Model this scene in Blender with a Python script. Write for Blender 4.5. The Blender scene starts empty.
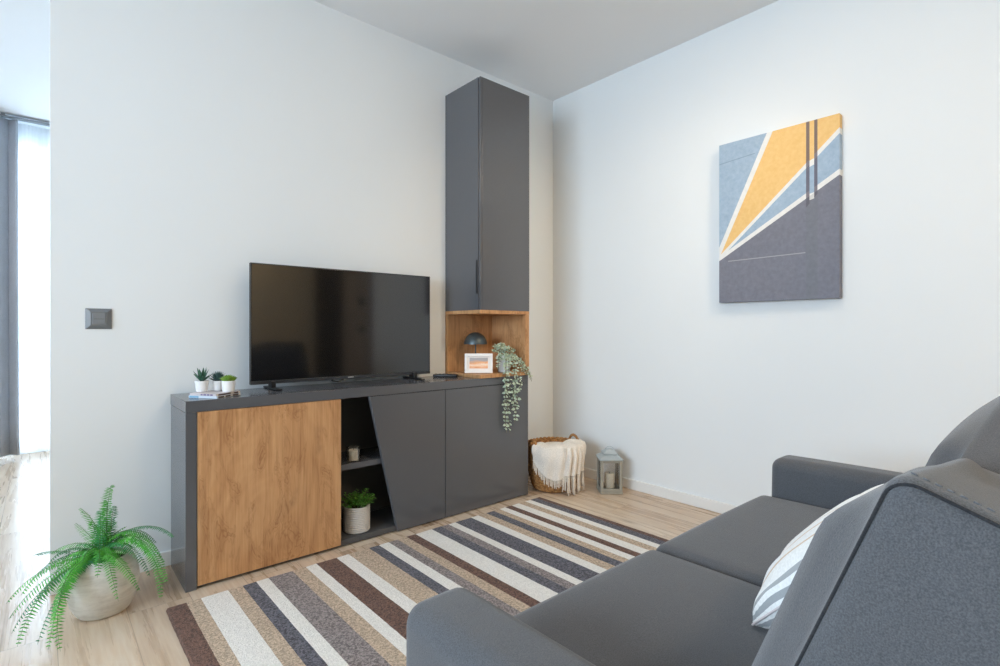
import bpy, bmesh, math, random
from mathutils import Vector, Matrix, Euler
PI = math.pi
sc = bpy.context.scene
col = sc.collection
rnd = random.Random(7)

# ------------------------------------------------------------------ materials
def lin(c):
    out = []
    for v in c:
        v = v / 255.0
        out.append(v / 12.92 if v <= 0.04045 else ((v + 0.055) / 1.055) ** 2.4)
    return (*out, 1.0)

class NT:
    """small helper round a material's node tree"""
    def __init__(self, name):
        self.m = bpy.data.materials.new(name)
        self.m.use_nodes = True
        self.t = self.m.node_tree
        self.b = self.t.nodes['Principled BSDF']
        self.out = self.t.nodes['Material Output']
    def n(self, kind, **kw):
        nd = self.t.nodes.new(kind)
        for k, v in kw.items():
            setattr(nd, k, v)
        return nd
    def l(self, a, b):
        self.t.links.new(a, b)
    def coord(self, scale=(1, 1, 1), rot=(0, 0, 0)):
        tc = self.n('ShaderNodeTexCoord'); mp = self.n('ShaderNodeMapping')
        mp.inputs['Scale'].default_value = scale
        mp.inputs['Rotation'].default_value = rot
        self.l(tc.outputs['Object'], mp.inputs['Vector'])
        return mp.outputs['Vector']
    def noise(self, vec, scale, detail=3, rough=.5, dist=0):
        nd = self.n('ShaderNodeTexNoise')
        nd.inputs['Scale'].default_value = scale
        nd.inputs['Detail'].default_value = detail
        nd.inputs['Roughness'].default_value = rough
        nd.inputs['Distortion'].default_value = dist
        self.l(vec, nd.inputs['Vector'])
        return nd.outputs['Fac']
    def ramp(self, fac, stops, interp='LINEAR'):
        r = self.n('ShaderNodeValToRGB'); cr = r.color_ramp; cr.interpolation = interp
        while len(cr.elements) < len(stops):
            cr.elements.new(0.5)
        for e, (p, c) in zip(cr.elements, stops):
            e.position = p; e.color = lin(c)
        self.l(fac, r.inputs['Fac'])
        return r.outputs['Color']
    def mix(self, fac, a, b, mode='MIX'):
        nd = self.n('ShaderNodeMix', data_type='RGBA', blend_type=mode)
        for i, v in ((0, fac), (6, a), (7, b)):
            if isinstance(v, (float, int, tuple)):
                nd.inputs[i].default_value = v
            else:
                self.l(v, nd.inputs[i])
        return nd.outputs[2]
    def math(self, op, a, b=0.0, c=0.0):
        nd = self.n('ShaderNodeMath', operation=op)
        for i, v in ((0, a), (1, b), (2, c)):
            if isinstance(v, (float, int)):
                nd.inputs[i].default_value = v
            else:
                self.l(v, nd.inputs[i])
        return nd.outputs[0]
    def bump(self, h, strength=.3, dist=.002):
        bp = self.n('ShaderNodeBump')
        bp.inputs['Strength'].default_value = strength
        bp.inputs['Distance'].default_value = dist
        self.l(h, bp.inputs['Height'])
        self.l(bp.outputs['Normal'], self.b.inputs['Normal'])
    def setc(self, c):
        if isinstance(c, tuple):
            self.b.inputs['Base Color'].default_value = c
        else:
            self.l(c, self.b.inputs['Base Color'])

def plain(name, c, rough=.5, metal=0.0, spec=.5, var=.06, nscale=30, bump=0.0, bscale=200, **kw):
    """a principled colour with slight procedural mottling"""
    N = NT(name); v = N.coord()
    a = lin(c)
    lo = tuple(x * (1 - var) for x in a[:3]) + (1,)
    hi = tuple(min(1, x * (1 + var)) for x in a[:3]) + (1,)
    N.setc(N.mix(N.noise(v, nscale), lo, hi))
    N.b.inputs['Roughness'].default_value = rough
    N.b.inputs['Metallic'].default_value = metal
    N.b.inputs['Specular IOR Level'].default_value = spec
    for k, val in kw.items():
        N.b.inputs[k.replace('_', ' ')].default_value = val
    if bump:
        N.bump(N.noise(v, bscale, 2), bump, .001)
    return N.m

def fabric(name, c, var=.25, scale=500, bump=.35, sheen=.25, mottling=.1):
    N = NT(name); v = N.coord()
    a = lin(c)
    fine = N.noise(v, scale, 2, .6)
    big = N.noise(v, 14, 4, .6)
    lo = tuple(x * (1 - var) for x in a[:3]) + (1,)
    hi = tuple(min(1, x * (1 + var)) for x in a[:3]) + (1,)
    fr = N.math('MULTIPLY_ADD', N.math('SUBTRACT', fine, .5), 3.0, .5)
    base = N.mix(fr, lo, hi)
    g = N.math('MULTIPLY_ADD', big, 2 * mottling, 1 - mottling)
    cmb = N.n('ShaderNodeCombineColor')
    for i in range(3):
        N.l(g, cmb.inputs[i])
    N.setc(N.mix(1.0, base, cmb.outputs[0], 'MULTIPLY'))
    N.b.inputs['Roughness'].default_value = .95
    N.b.inputs['Specular IOR Level'].default_value = .15
    N.b.inputs['Sheen Weight'].default_value = sheen
    N.b.inputs['Sheen Roughness'].default_value = .5
    wv = N.math('ADD', fine, N.noise(N.coord((1, 1, .3)), scale * .6, 2))
    N.bump(wv, bump, .0012)
    return N.m

def oak(name):
    N = NT(name)
    v = N.coord((1, 1, .10))
    warp = N.noise(N.coord((1, 1, .35)), 2.6, 4, .6, .8)
    knots = N.n('ShaderNodeTexVoronoi', feature='F1'); knots.inputs['Scale'].default_value = 5.5
    kw = N.n('ShaderNodeVectorMath', operation='ADD'); kn = N.n('ShaderNodeTexNoise'); kn.inputs['Scale'].default_value = 14; kn.inputs['Detail'].default_value = 4
    N.l(N.coord((1, 1, .5)), kn.inputs['Vector']); ks = N.n('ShaderNodeVectorMath', operation='SCALE'); ks.inputs[3].default_value = .16
    N.l(kn.outputs['Color'], ks.inputs[0]); N.l(N.coord((1, 1, .5)), kw.inputs[0]); N.l(ks.outputs[0], kw.inputs[1]); N.l(kw.outputs[0], knots.inputs['Vector'])
    kd = N.math('SUBTRACT', 1.0, N.math('MINIMUM', N.math('MULTIPLY', knots.outputs['Distance'], 3.6), 1.0))
    rings = N.math('MULTIPLY', N.math('ADD', warp, N.math('MULTIPLY', kd, .03)), 15.0)
    tri = N.math('PINGPONG', rings, 1.0)
    band = N.noise(N.coord((9, 9, .5)), 1.0, 2)
    streak = N.noise(N.coord((150, 150, 5)), 1.0, 4, .7)
    fine = N.noise(N.coord((46, 46, 1.5)), 1.0, 4, .65, .5)
    f = N.math('ADD', N.math('MULTIPLY', tri, .13), N.math('MULTIPLY', streak, .42))
    f = N.math('ADD', f, N.math('MULTIPLY', fine, .36))
    f = N.math('ADD', f, N.math('MULTIPLY', band, .14))
    c = N.ramp(f, [(.36, (160, 114, 74)), (.46, (184, 137, 94)), (.55, (197, 150, 105)), (.68, (208, 163, 118))])
    flame = N.noise(N.coord((9, 9, 3.0)), 1.0, 4, .55, 1.6)
    fl = N.math('MINIMUM', N.math('MULTIPLY', N.math('MAXIMUM', N.math('SUBTRACT', flame, .50), 0.0), 7.0), 1.0)
    cont = N.math('POWER', N.math('PINGPONG', N.math('MULTIPLY', flame, 34.0), 1.0), 2.0)
    c = N.mix(N.math('MULTIPLY', N.math('MULTIPLY', fl, cont), .62), c, lin((136, 88, 50)))
    c = N.mix(N.math('MULTIPLY', fl, .18), c, lin((150, 102, 62)))
    pale = N.noise(N.coord((11, 11, 1.1)), 1.0, 3, .6, 1.5)
    pl_ = N.math('MINIMUM', N.math('MULTIPLY', N.math('MAXIMUM', N.math('SUBTRACT', pale, .56), 0.0), 6.0), 1.0)
    c = N.mix(N.math('MULTIPLY', pl_, .3), c, lin((222, 182, 138)))
    c = N.mix(N.math('MULTIPLY', N.math('POWER', kd, 3.0), .6), c, lin((110, 70, 40)))
    N.setc(c)
    N.b.inputs['Roughness'].default_value = .5
    N.b.inputs['Specular IOR Level'].default_value = .3
    N.bump(f, .12, .001)
    return N.m

def floor_mat():
    N = NT('oak_plank_floor')
    tc = N.n('ShaderNodeTexCoord'); sp = N.n('ShaderNodeSeparateXYZ'); cb = N.n('ShaderNodeCombineXYZ')
    N.l(tc.outputs['Object'], sp.inputs[0])
    N.l(N.math('ADD', sp.outputs['Y'], .35), cb.inputs[0]); N.l(N.math('ADD', sp.outputs['X'], .06), cb.inputs[1])
    br = N.n('ShaderNodeTexBrick'); br.offset = .37; br.offset_frequency = 2
    br.inputs['Scale'].default_value = 1
    br.inputs['Brick Width'].default_value = 1.28
    br.inputs['Row Height'].default_value = .192
    br.inputs['Mortar Size'].default_value = .0011
    br.inputs['Mortar Smooth'].default_value = .1
    br.inputs['Bias'].default_value = 0
    br.inputs['Color1'].default_value = (0, 0, 0, 1)
    br.inputs['Color2'].default_value = (1, 1, 1, 1)
    br.inputs['Mortar'].default_value = (.5, .5, .5, 1)
    N.l(cb.outputs[0], br.inputs['Vector'])
    # shift the grain from board to board
    sh = N.n('ShaderNodeVectorMath', operation='MULTIPLY_ADD')
    N.l(br.outputs['Color'], sh.inputs[0]); sh.inputs[1].default_value = (7, 3, 5)
    N.l(tc.outputs['Object'], sh.inputs[2])
    def stretched(s):
        mp = N.n('ShaderNodeMapping'); mp.inputs['Scale'].default_value = s
        N.l(sh.outputs[0], mp.inputs['Vector']); return mp.outputs['Vector']
    g1 = N.noise(stretched((26, 1.3, 1)), 1, 5, .62, .6)
    g2 = N.noise(stretched((120, 5, 1)), 1, 3, .6)
    g3 = N.noise(stretched((5, .9, 1)), 1, 4, .6, 1.2)
    f = N.math('ADD', N.math('MULTIPLY', g1, .45), N.math('MULTIPLY', g2, .25))
    f = N.math('ADD', f, N.math('MULTIPLY', g3, .35))
    f = N.math('ADD', f, N.math('MULTIPLY', N.math('SUBTRACT', N.n_sep(br.outputs['Color']), .5), .16))
    c = N.ramp(f, [(.33, (146, 122, 100)), (.455, (187, 162, 137)), (.56, (205, 183, 159)), (.70, (219, 203, 183))])
    vk = N.n('ShaderNodeTexVoronoi'); vk.inputs['Scale'].default_value = 1
    N.l(stretched((4.6, 1.5, 1)), vk.inputs['Vector'])
    kk = N.ramp(vk.outputs['Distance'], [(.0, (255, 255, 255)), (.05, (200, 200, 200)), (.16, (0, 0, 0))])
    c = N.mix(N.math('MULTIPLY', N.n_sep(kk), .75), c, lin((96, 72, 58)))
    c = N.mix(N.math('MULTIPLY', br.outputs['Fac'], .55), c, lin((120, 98, 80)))
    N.setc(c)
    N.l(N.math('MULTIPLY_ADD', g1, .12, .22), N.b.inputs['Roughness'])
    N.b.inputs['Specular IOR Level'].default_value = .5
    N.bump(N.math('SUBTRACT', f, N.math('MULTIPLY', br.outputs['Fac'], 2.0)), .12, .001)
    return N.m
def _sep(self, c):
    s = self.n('ShaderNodeSeparateColor'); self.l(c, s.inputs[0]); return s.outputs[0]
NT.n_sep = _sep

def rug_mat(name, c, var):
    N = NT(name); v = N.coord()
    a = lin(c)
    sp = N.noise(v, 130, 3, .8)
    f = N.math('MULTIPLY_ADD', N.math('SUBTRACT', sp, .5), 5.0, .5)
    f = N.math('MINIMUM', N.math('MAXIMUM', f, 0.0), 1.0)
    lo = tuple(x * (1 - var) for x in a[:3]) + (1,)
    hi = tuple(min(1, x * (1 + var)) for x in a[:3]) + (1,)
    N.setc(N.mix(f, lo, hi))
    N.b.inputs['Roughness'].default_value = 1
    N.b.inputs['Specular IOR Level'].default_value = .05
    N.b.inputs['Sheen Weight'].default_value = .15
    N.bump(N.noise(v, 260, 2, .7), .9, .006)
    return N.m

def glassy(name, tint=(1, 1, 1, 1), mixf=.12, rough=.02):
    N = NT(name)
    tr = N.n('ShaderNodeBsdfTransparent'); tr.inputs[0].default_value = tint
    gl = N.n('ShaderNodeBsdfGlossy'); gl.inputs['Roughness'].default_value = rough
    mx = N.n('ShaderNodeMixShader')
    fr = N.n('ShaderNodeFresnel'); fr.inputs[0].default_value = 1.45
    N.l(N.math('MULTIPLY_ADD', fr.outputs[0], .8, mixf * .2), mx.inputs[0])
    N.l(tr.outputs[0], mx.inputs[1]); N.l(gl.outputs[0], mx.inputs[2])
    N.l(mx.outputs[0], N.out.inputs['Surface'])
    return N.m

def sheer_mat():
    N = NT('sheer_voile')
    v = N.coord((1, 1, .02))
    d = N.n('ShaderNodeBsdfDiffuse'); d.inputs[0].default_value = (.92, .95, .97, 1)
    t = N.n('ShaderNodeBsdfTranslucent'); t.inputs[0].default_value = (.92, .95, .97, 1)
    tr = N.n('ShaderNodeBsdfTransparent')
    a = N.n('ShaderNodeMixShader'); a.inputs[0].default_value = .6
    N.l(d.outputs[0], a.inputs[1]); N.l(t.outputs[0], a.inputs[2])
    b = N.n('ShaderNodeMixShader')
    N.l(N.math('MULTIPLY_ADD', N.noise(v, 60, 2), .2, .68), b.inputs[0])
    N.l(tr.outputs[0], b.inputs[1]); N.l(a.outputs[0], b.inputs[2])
    N.l(b.outputs[0], N.out.inputs['Surface'])
    return N.m

def canvas_mat():
    """abstract print: object space, u along the wall, v upward, painted by half planes"""
    N = NT('printed_canvas')
    tc = N.n('ShaderNodeTexCoord'); sp = N.n('ShaderNodeSeparateXYZ')
    N.l(tc.outputs['Object'], sp.inputs[0])
    u = N.math('MULTIPLY', sp.outputs['Y'], -1.0); v = sp.outputs['Z']
    def above(p, q):           # 1 where the point lies above the line p-q
        m = (q[1] - p[1]) / (q[0] - p[0])
        e = N.math('SUBTRACT', v, N.math('MULTIPLY_ADD', u, m, p[1] - m * p[0]))
        return N.math('GREATER_THAN', e, 0.0)
    def between(a, b):
        return N.math('MULTIPLY', N.math('GREATER_THAN', u, a), N.math('LESS_THAN', u, b))
    n1 = N.noise(N.coord((1, 5, 5)), 9, 4, .6)
    n2 = N.noise(N.coord(), 60, 3, .7)
    mot = N.math('ADD', N.math('MULTIPLY', n1, .6), N.math('MULTIPLY', n2, .4))
    grey = N.ramp(mot, [(.3, (112, 114, 126)), (.7, (128, 130, 142))])
    blue = N.ramp(mot, [(.3, (146, 168, 190)), (.7, (168, 188, 207))])
    gold = N.ramp(mot, [(.3, (226, 182, 112)), (.7, (236, 199, 136))])
    white = N.ramp(mot, [(.3, (222, 222, 220)), (.7, (236, 235, 232))])
    c = grey
    c = N.mix(above((.002, .225), (.567, .566)), c, white)
    c = N.mix(above((.086, .299), (.567, .593)), c, blue)
    c = N.mix(above((.049, .276), (.567, .756)), c, white)
    c = N.mix(above((.021, .270), (.567, .783)), c, gold)
    c = N.mix(above((.008, .256), (.274, .844)), c, white)
    c = N.mix(above((.002, .300), (.247, .847)), c, blue)
    # two dark posts and the shifted strip between them
    top = above((.002, .225), (.567, .566))
    strip = between(.443, .463)
    shifted = N.mix(above((.43, .500), (.48, .510)), white, blue)
    shifted = N.mix(above((.43, .625), (.48, .645)), shifted, white)
    shifted = N.mix(above((.43, .655), (.48, .675)), shifted, gold)
    st = N.math('MULTIPLY', strip, above((.43, .468), (.48, .482)))
    c = N.mix(st, c, shifted)
    bars = N.math('ADD', between(.428, .443), between(.463, .477))
    bb = N.math('MULTIPLY', bars, above((.42, .43), (.48, .50)))
    c = N.mix(N.math('MULTIPLY', bb, .85), c, lin((92, 84, 98)))
    low = N.math('MULTIPLY', between(.428, .478), N.math('SUBTRACT', 1.0, top))
    c = N.mix(N.math('MULTIPLY', low, .25), c, lin((110, 118, 122)))
    # light scratch across the grey and a faint one across the blue
    def line(p, q, w):
        a = above((p[0], p[1] - w), (q[0], q[1] - w)); b = above((p[0], p[1] + w), (q[0], q[1] + w))
        return N.math('MULTIPLY', N.math('SUBTRACT', a, b), between(p[0], q[0]))
    c = N.mix(N.math('MULTIPLY', line((.049, .219), (.425, .224), .0022), .55), c, lin((190, 190, 192)))
    c = N.mix(N.math('MULTIPLY', line((.0, .745), (.19, .76), .0022), .4), c, lin((96, 112, 130)))
    N.setc(c)
    N.b.inputs['Roughness'].default_value = .6
    N.b.inputs['Specular IOR Level'].default_value = .3
    N.bump(N.noise(N.coord(), 700, 1), .15, .001)
    return N.m

def pillow_mat():
    N = NT('striped_pillow_cotton')
    tc = N.n('ShaderNodeTexCoord'); sp = N.n('ShaderNodeSeparateXYZ')
    N.l(tc.outputs['UV'], sp.inputs[0])
    u = N.math('ADD', sp.outputs['X'], N.math('MULTIPLY', N.math('SUBTRACT', N.noise(N.coord(), 8, 2), .5), .02))
    def band(a, b):
        return N.math('MULTIPLY', N.math('GREATER_THAN', u, a), N.math('LESS_THAN', u, b))
    base = N.ramp(N.noise(N.coord(), 200, 2), [(.3, (226, 226, 224)), (.7, (240, 240, 238))])
    c = base
    for a, b, k in PILLOW_BANDS:
        c = N.mix(N.math('MULTIPLY', band(a, b), .85), c, lin(k))
    N.setc(c)
    N.b.inputs['Roughness'].default_value = .95
    N.b.inputs['Sheen Weight'].default_value = .2
    N.bump(N.noise(N.coord(), 420, 2), .3, .001)
    return N.m
PILLOW_BANDS = [(.008, .020, (140, 144, 148)), (.030, .046, (148, 150, 152)), (.14, .155, (202, 172, 136)), (.24, .257, (202, 172, 136)), (.36, .375, (202, 172, 136)), (.55, .58, (150, 152, 154)), (.8, .81, (205, 168, 128))]

def weave_mat():
    N = NT('woven_seagrass')
    v = N.coord()
    f = N.noise(N.coord((1, 1, 1.6)), 55, 3, .7)
    N.setc(N.ramp(f, [(.25, (84, 54, 28)), (.5, (158, 112, 64)), (.75, (206, 164, 106))]))
    N.b.inputs['Roughness'].default_value = .8
    N.bump(f, .6, .004)
    return N.m

def leaf_mat(name, c1, c2, rough=.5, scale=25):
    N = NT(name)
    f = N.noise(N.coord(), scale, 3)
    N.setc(N.ramp(f, [(.3, c1), (.7, c2)]))
    N.b.inputs['Roughness'].default_value = rough
    N.b.inputs['Subsurface Weight'].default_value = 0
    tl = N.n('ShaderNodeBsdfTranslucent')
    tl.inputs[0].default_value = lin(c2)
    mx = N.n('ShaderNodeMixShader'); mx.inputs[0].default_value = .18
    N.l(N.b.outputs[0], mx.inputs[1]); N.l(tl.outputs[0], mx.inputs[2])
    N.l(mx.outputs[0], N.out.inputs['Surface'])
    return N.m

def photo_mat():
    """a soft orange and pink landscape print"""
    N = NT('printed_photo')
    tc = N.n('ShaderNodeTexCoord'); sp = N.n('ShaderNodeSeparateXYZ')
    N.l(tc.outputs['Generated'], sp.inputs[0])
    f = N.math('ADD', sp.outputs['Z'], N.math('MULTIPLY', N.noise(N.coord((1, 1, 2.5)), 28, 4), .5))
    N.setc(N.ramp(f, [(.2, (226, 152, 96)), (.45, (246, 196, 160)), (.6, (250, 224, 204)), (.75, (238, 172, 120)), (1.0, (168, 168, 172))]))
    N.b.inputs['Roughness'].default_value = .3
    return N.m

def screen_mat():
    N = NT('television_glass')
    N.setc(N.mix(N.noise(N.coord(), 3), (.0035, .0035, .004, 1), (.006, .006, .0065, 1)))
    N.b.inputs['Roughness'].default_value = .085
    N.b.inputs['Specular IOR Level'].default_value = 1.0
    return N.m

M = {}
M['wall'] = plain('white_wall_paint', (231, 235, 237), .9, var=.01, nscale=3, bump=.05, bscale=300, spec=.2)
M['ceiling'] = plain('white_ceiling_paint', (235, 237, 239), .95, var=.01, nscale=2, spec=.1)
M['trim'] = plain('white_trim_lacquer', (232, 232, 230), .45, var=.01)
M['floor'] = floor_mat()
M['graphite'] = plain('graphite_laminate', (89, 90, 94), .2, var=.04, nscale=120, spec=.65)
M['graphite_in'] = plain('graphite_laminate_inside', (84, 83, 83), .6, var=.05, nscale=120)
M['slot'] = plain('black_recess', (22, 22, 24), .6)
M['oak'] = oak('knotty_oak_laminate')
M['sofa'] = fabric('charcoal_upholstery', (86, 88, 92), var=.26, scale=620, bump=.3, mottling=.08)
M['sofa_seam'] = fabric('charcoal_piping', (44, 46, 50))
M['sofa_stitch'] = fabric('grey_thread', (104, 106, 110))
M['foot'] = plain('black_plastic_foot', (28, 28, 30), .5)
M['black'] = plain('black_plastic', (24, 25, 27), .4)
M['bezel'] = plain('dark_grey_bezel', (48, 50, 54), .35)
M['screen'] = screen_mat()
M['silver'] = plain('silver_mark', (190, 192, 196), .3, .6)
M['switch'] = plain('anthracite_switch_plastic', (112, 117, 122), .38)
M['switch_key'] = plain('anthracite_switch_key', (124, 129, 134), .35)
M['white_ceramic'] = plain('white_ceramic', (236, 236, 236), .35, var=.01)
M['soil'] = plain('potting_soil', (58, 44, 34), .95, var=.4, nscale=150, bump=.8)
M['ribbed'] = plain('off_white_stoneware', (206, 202, 196), .65, var=.06, nscale=60)
M['stone'] = None
M['canvas'] = canvas_mat()
M['canvas_edge'] = plain('canvas_back_edge', (60, 60, 66), .7)
M['pillow'] = pillow_mat()
M['weave'] = weave_mat()
M['throw'] = fabric('cream_knit_throw', (230, 223, 213), var=.14, scale=260, bump=.9, sheen=.2, mottling=.08)
M['fringe'] = fabric('cream_fringe_yarn', (222, 212, 198), var=.16, scale=200, bump=.5)
M['lantern'] = plain('weathered_grey_wood', (150, 146, 134), .7, var=.2, nscale=40, bump=.2)
M['lantern_top'] = plain('pale_zinc', (176, 186, 190), .45, .25, var=.1, nscale=30)
M['glass'] = glassy('clear_glass')
M['wax'] = plain('ivory_wax', (236, 226, 204), .5, var=.03)
M['wick'] = plain('black_wick', (30, 26, 24), .8)
M['cork'] = plain('beige_cork_lid', (206, 184, 150), .7, var=.2, nscale=120)
M['lamp'] = plain('petrol_grey_metal', (78, 88, 92), .38, .55, var=.04)
M['frame'] = plain('white_frame_lacquer', (236, 234, 232), .4, var=.01)
M['mount'] = plain('ivory_mount_card', (238, 232, 228), .8, var=.01)
M['photo'] = photo_mat()
M['speckle'] = plain('speckled_pale_pot', (206, 212, 214), .5, var=.3, nscale=160)
M['fern'] = leaf_mat('fern_leaf', (28, 120, 34), (98, 192, 66), .5, 18)
M['fern_dark'] = leaf_mat('fern_blue_green_leaf', (26, 104, 56), (74, 164, 98), .5, 18)
M['fern_stem'] = plain('fern_rachis', (70, 110, 50), .6)
M['eucalypt'] = leaf_mat('silvery_string_leaf', (150, 176, 152), (214, 226, 208), .55, 60)
M['vine_stem'] = plain('brown_green_stem', (112, 104, 70), .7)
M['herb'] = leaf_mat('bright_green_leaf', (52, 112, 34), (116, 176, 70), .45, 60)
M['aloe'] = leaf_mat('dark_aloe_leaf', (38, 84, 66), (86, 130, 108), .5, 60)
M['haworthia'] = leaf_mat('blue_green_succulent', (48, 80, 78), (104, 136, 130), .5, 60)
M['sedum'] = leaf_mat('lime_succulent', (96, 140, 44), (158, 194, 86), .5, 60)
M['book_white'] = plain('pale_book_cover', (214, 222, 232), .45, var=.04)
M['book_blue'] = plain('blue_cover_print', (120, 170, 200), .45, var=.25, nscale=80)
M['book_purple'] = plain('violet_cover_print', (120, 104, 138), .45, var=.4, nscale=150)
M['book_brown'] = plain('brown_spine_print', (92, 74, 66), .5, var=.5, nscale=160)
M['pages'] = plain('book_pages', (226, 220, 208), .8, var=.05, nscale=300)
M['book_pink'] = plain('rose_grey_cover', (206, 196, 196), .45, var=.06)
M['remote'] = plain('remote_black', (26, 27, 29), .45)
M['button'] = plain('remote_key_grey', (70, 72, 76), .5)
M['drape'] = fabric('slate_drape', (176, 182, 192), var=.12, scale=300, bump=.4, sheen=.15)
M['sheer'] = sheer_mat()
M['rail'] = plain('grey_curtain_rail', (140, 146, 150), .4, .4)
M['door'] = plain('taupe_door_laminate', (150, 138, 126), .5, var=.08, nscale=12)
M['wardrobe'] = plain('black_brown_laminate', (30, 28, 28), .5, var=.1)
M['yellow_wall'] = plain('ochre_wall_paint', (230, 214, 184), .9, var=.02)
def stone_pot():
    N = NT('washed_clay_pot')
    f = N.noise(N.coord((1, 1, 6)), 9, 5, .65, .6)
    g = N.noise(N.coord(), 40, 3, .6)
    N.setc(N.ramp(N.math('ADD', N.math('MULTIPLY', f, .75), N.math('MULTIPLY', g, .25)),
                  [(.28, (176, 171, 162)), (.5, (208, 204, 196)), (.72, (226, 223, 216))]))
    N.b.inputs['Roughness'].default_value = .8
    N.bump(f, .25, .003)
    return N.m
M['stone'] = stone_pot()
RUG = {'b': rug_mat('rug_brown', (110, 81, 69), .55), 't': rug_mat('rug_tan', (196, 175, 152), .32),
       'w': rug_mat('rug_white', (243, 240, 234), .08), 'n': rug_mat('rug_slate', (98, 97, 106), .6),
       'p': rug_mat('rug_taupe', (144, 134, 132), .5)}

# ------------------------------------------------------------------ object helpers
def thing(name, label, cat, loc=(0, 0, 0), group=None):
    o = bpy.data.objects.new(name, None); col.objects.link(o)
    o.location = loc; o.empty_display_size = .05
    o['label'] = label; o['category'] = cat
    if group: o['group'] = group
    return o
def tag(o, label, cat, group=None):
    o['label'] = label; o['category'] = cat
    if group: o['group'] = group
    return o
ORG = {}
def part(name, bm, mats, parent=None, smooth=True, label=None, loc=None, angle=20, uv=None):
    """link bm (world coordinates) as one mesh object under parent"""
    if parent is not None:
        org = Vector(ORG.get(parent.name, parent.location)) if parent.name in ORG else Vector(parent.location)
    else:
        org = Vector(loc) if loc is not None else Vector((0, 0, 0))
    bmesh.ops.translate(bm, verts=bm.verts, vec=-org)
    bmesh.ops.recalc_face_normals(bm, faces=bm.faces)
    me = bpy.data.meshes.new(name); bm.to_mesh(me); bm.free()
    if not isinstance(mats, (list, tuple)): mats = [mats]
    for m in mats: me.materials.append(m)
    if smooth:
        for p in me.polygons: p.use_smooth = True
        if angle < 180:
            me.set_sharp_from_angle(angle=math.radians(angle))
    o = bpy.data.objects.new(name, me); col.objects.link(o)
    if parent is not None: o.parent = parent
    else: o.location = org
    ORG[o.name] = org
    if label: o['label'] = label
    return o
def struct(name, bm, m, smooth=False):
    o = part(name, bm, m, None, smooth); o['kind'] = 'structure'; return o
def B(): return bmesh.new()

def box(bm, lo, hi, bev=0.0, seg=2, mat=0, M4=None):
    lo = Vector(lo); hi = Vector(hi); c = (lo + hi) / 2; s = hi - lo
    r = bmesh.ops.create_cube(bm, size=1, matrix=Matrix.Translation(c) @ Matrix.Diagonal((*s, 1)))
    vs = r['verts']
    es = list({e for v in vs for e in v.link_edges})
    if bev > 0:
        rr = bmesh.ops.bevel(bm, geom=es, offset=bev, segments=seg, affect='EDGES', profile=.5)
        vs = list({v for f in rr['faces'] for v in f.verts} | {v for v in vs if v.is_valid})
        # gather the whole island
        seen = set(vs); st = list(vs)
        while st:
            v = st.pop()
            for e in v.link_edges:
                w = e.other_vert(v)
                if w not in seen: seen.add(w); st.append(w)
        vs = list(seen)
    if M4 is not None:
        bmesh.ops.transform(bm, matrix=M4, verts=vs)
    for f in {f for v in vs for f in v.link_faces}: f.material_index = mat
    return vs

def lathe(bm, prof, c=(0, 0, 0), seg=32, mat=0, M4=None, ripple=None):
    """prof: list of (r, z); closed at ends where r == 0"""
    rings = []
    for (r, z) in prof:
        if r < 1e-6:
            rings.append([bm.verts.new((c[0], c[1], c[2] + z))])
        else:
            ring = []
            for k in range(seg):
                a = 2 * PI * k / seg
                q = r * (1 + (ripple(a, z) if ripple else 0))
                ring.append(bm.verts.new((c[0] + q * math.cos(a), c[1] + q * math.sin(a), c[2] + z)))
            rings.append(ring)
    for a, b in zip(rings, rings[1:]):
        for k in range(seg):
            k2 = (k + 1) % seg
            q = [a[k % len(a)], a[k2 % len(a)], b[k2 % len(b)], b[k % len(b)]]
            q2 = []
            for v in q:
                if v not in q2: q2.append(v)
            if len(q2) >= 3:
                try:
                    f = bm.faces.new(q2); f.material_index = mat
                except ValueError: pass
    vs = [v for r in rings for v in r]
    if M4 is not None: bmesh.ops.transform(bm, matrix=M4, verts=vs)
    return vs

def tube(bm, pts, r, seg=8, mat=0, closed=False, taper=None, cap=True):
    pts = [Vector(p) for p in pts]; n = len(pts); rings = []
    up = Vector((0, 0, 1)); prev = None
    for i, p in enumerate(pts):
        if closed: t = pts[(i + 1) % n] - pts[i - 1]
        else: t = pts[min(i + 1, n - 1)] - pts[max(i - 1, 0)]
        if t.length < 1e-9: t = Vector((0, 0, 1))
        t.normalize()
        if prev is None:
            a = up if abs(t.z) < .9 else Vector((1, 0, 0))
            x = t.cross(a).normalized()
        else:
            x = (prev - t * prev.dot(t)).normalized()
        prev = x; y = t.cross(x)
        rr = r if taper is None else r * taper(i / max(1, n - 1))
        rings.append([bm.verts.new(p + (x * math.cos(2 * PI * k / seg) + y * math.sin(2 * PI * k / seg)) * rr) for k in range(seg)])
    m = n if closed else n - 1
    for i in range(m):
        a = rings[i]; b = rings[(i + 1) % n]
        for k in range(seg):
            f = bm.faces.new((a[k], a[(k + 1) % seg], b[(k + 1) % seg], b[k])); f.material_index = mat
    if not closed and cap:
        for rg in (rings[0], rings[-1]):
            try:
                f = bm.faces.new(rg); f.material_index = mat
            except ValueError: pass

def surf(bm, fn, nu, nv, mat=0, uvl=None, closed_u=False):
    g = [[bm.verts.new(fn(i / nu, j / nv)) for j in range(nv + 1)] for i in range(nu + (0 if closed_u else 1))]
    for i in range(nu):
        for j in range(nv):
            i2 = (i + 1) % len(g)
            f = bm.faces.new((g[i][j], g[i2][j], g[i2][j + 1], g[i][j + 1])); f.material_index = mat
    return g

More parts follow.
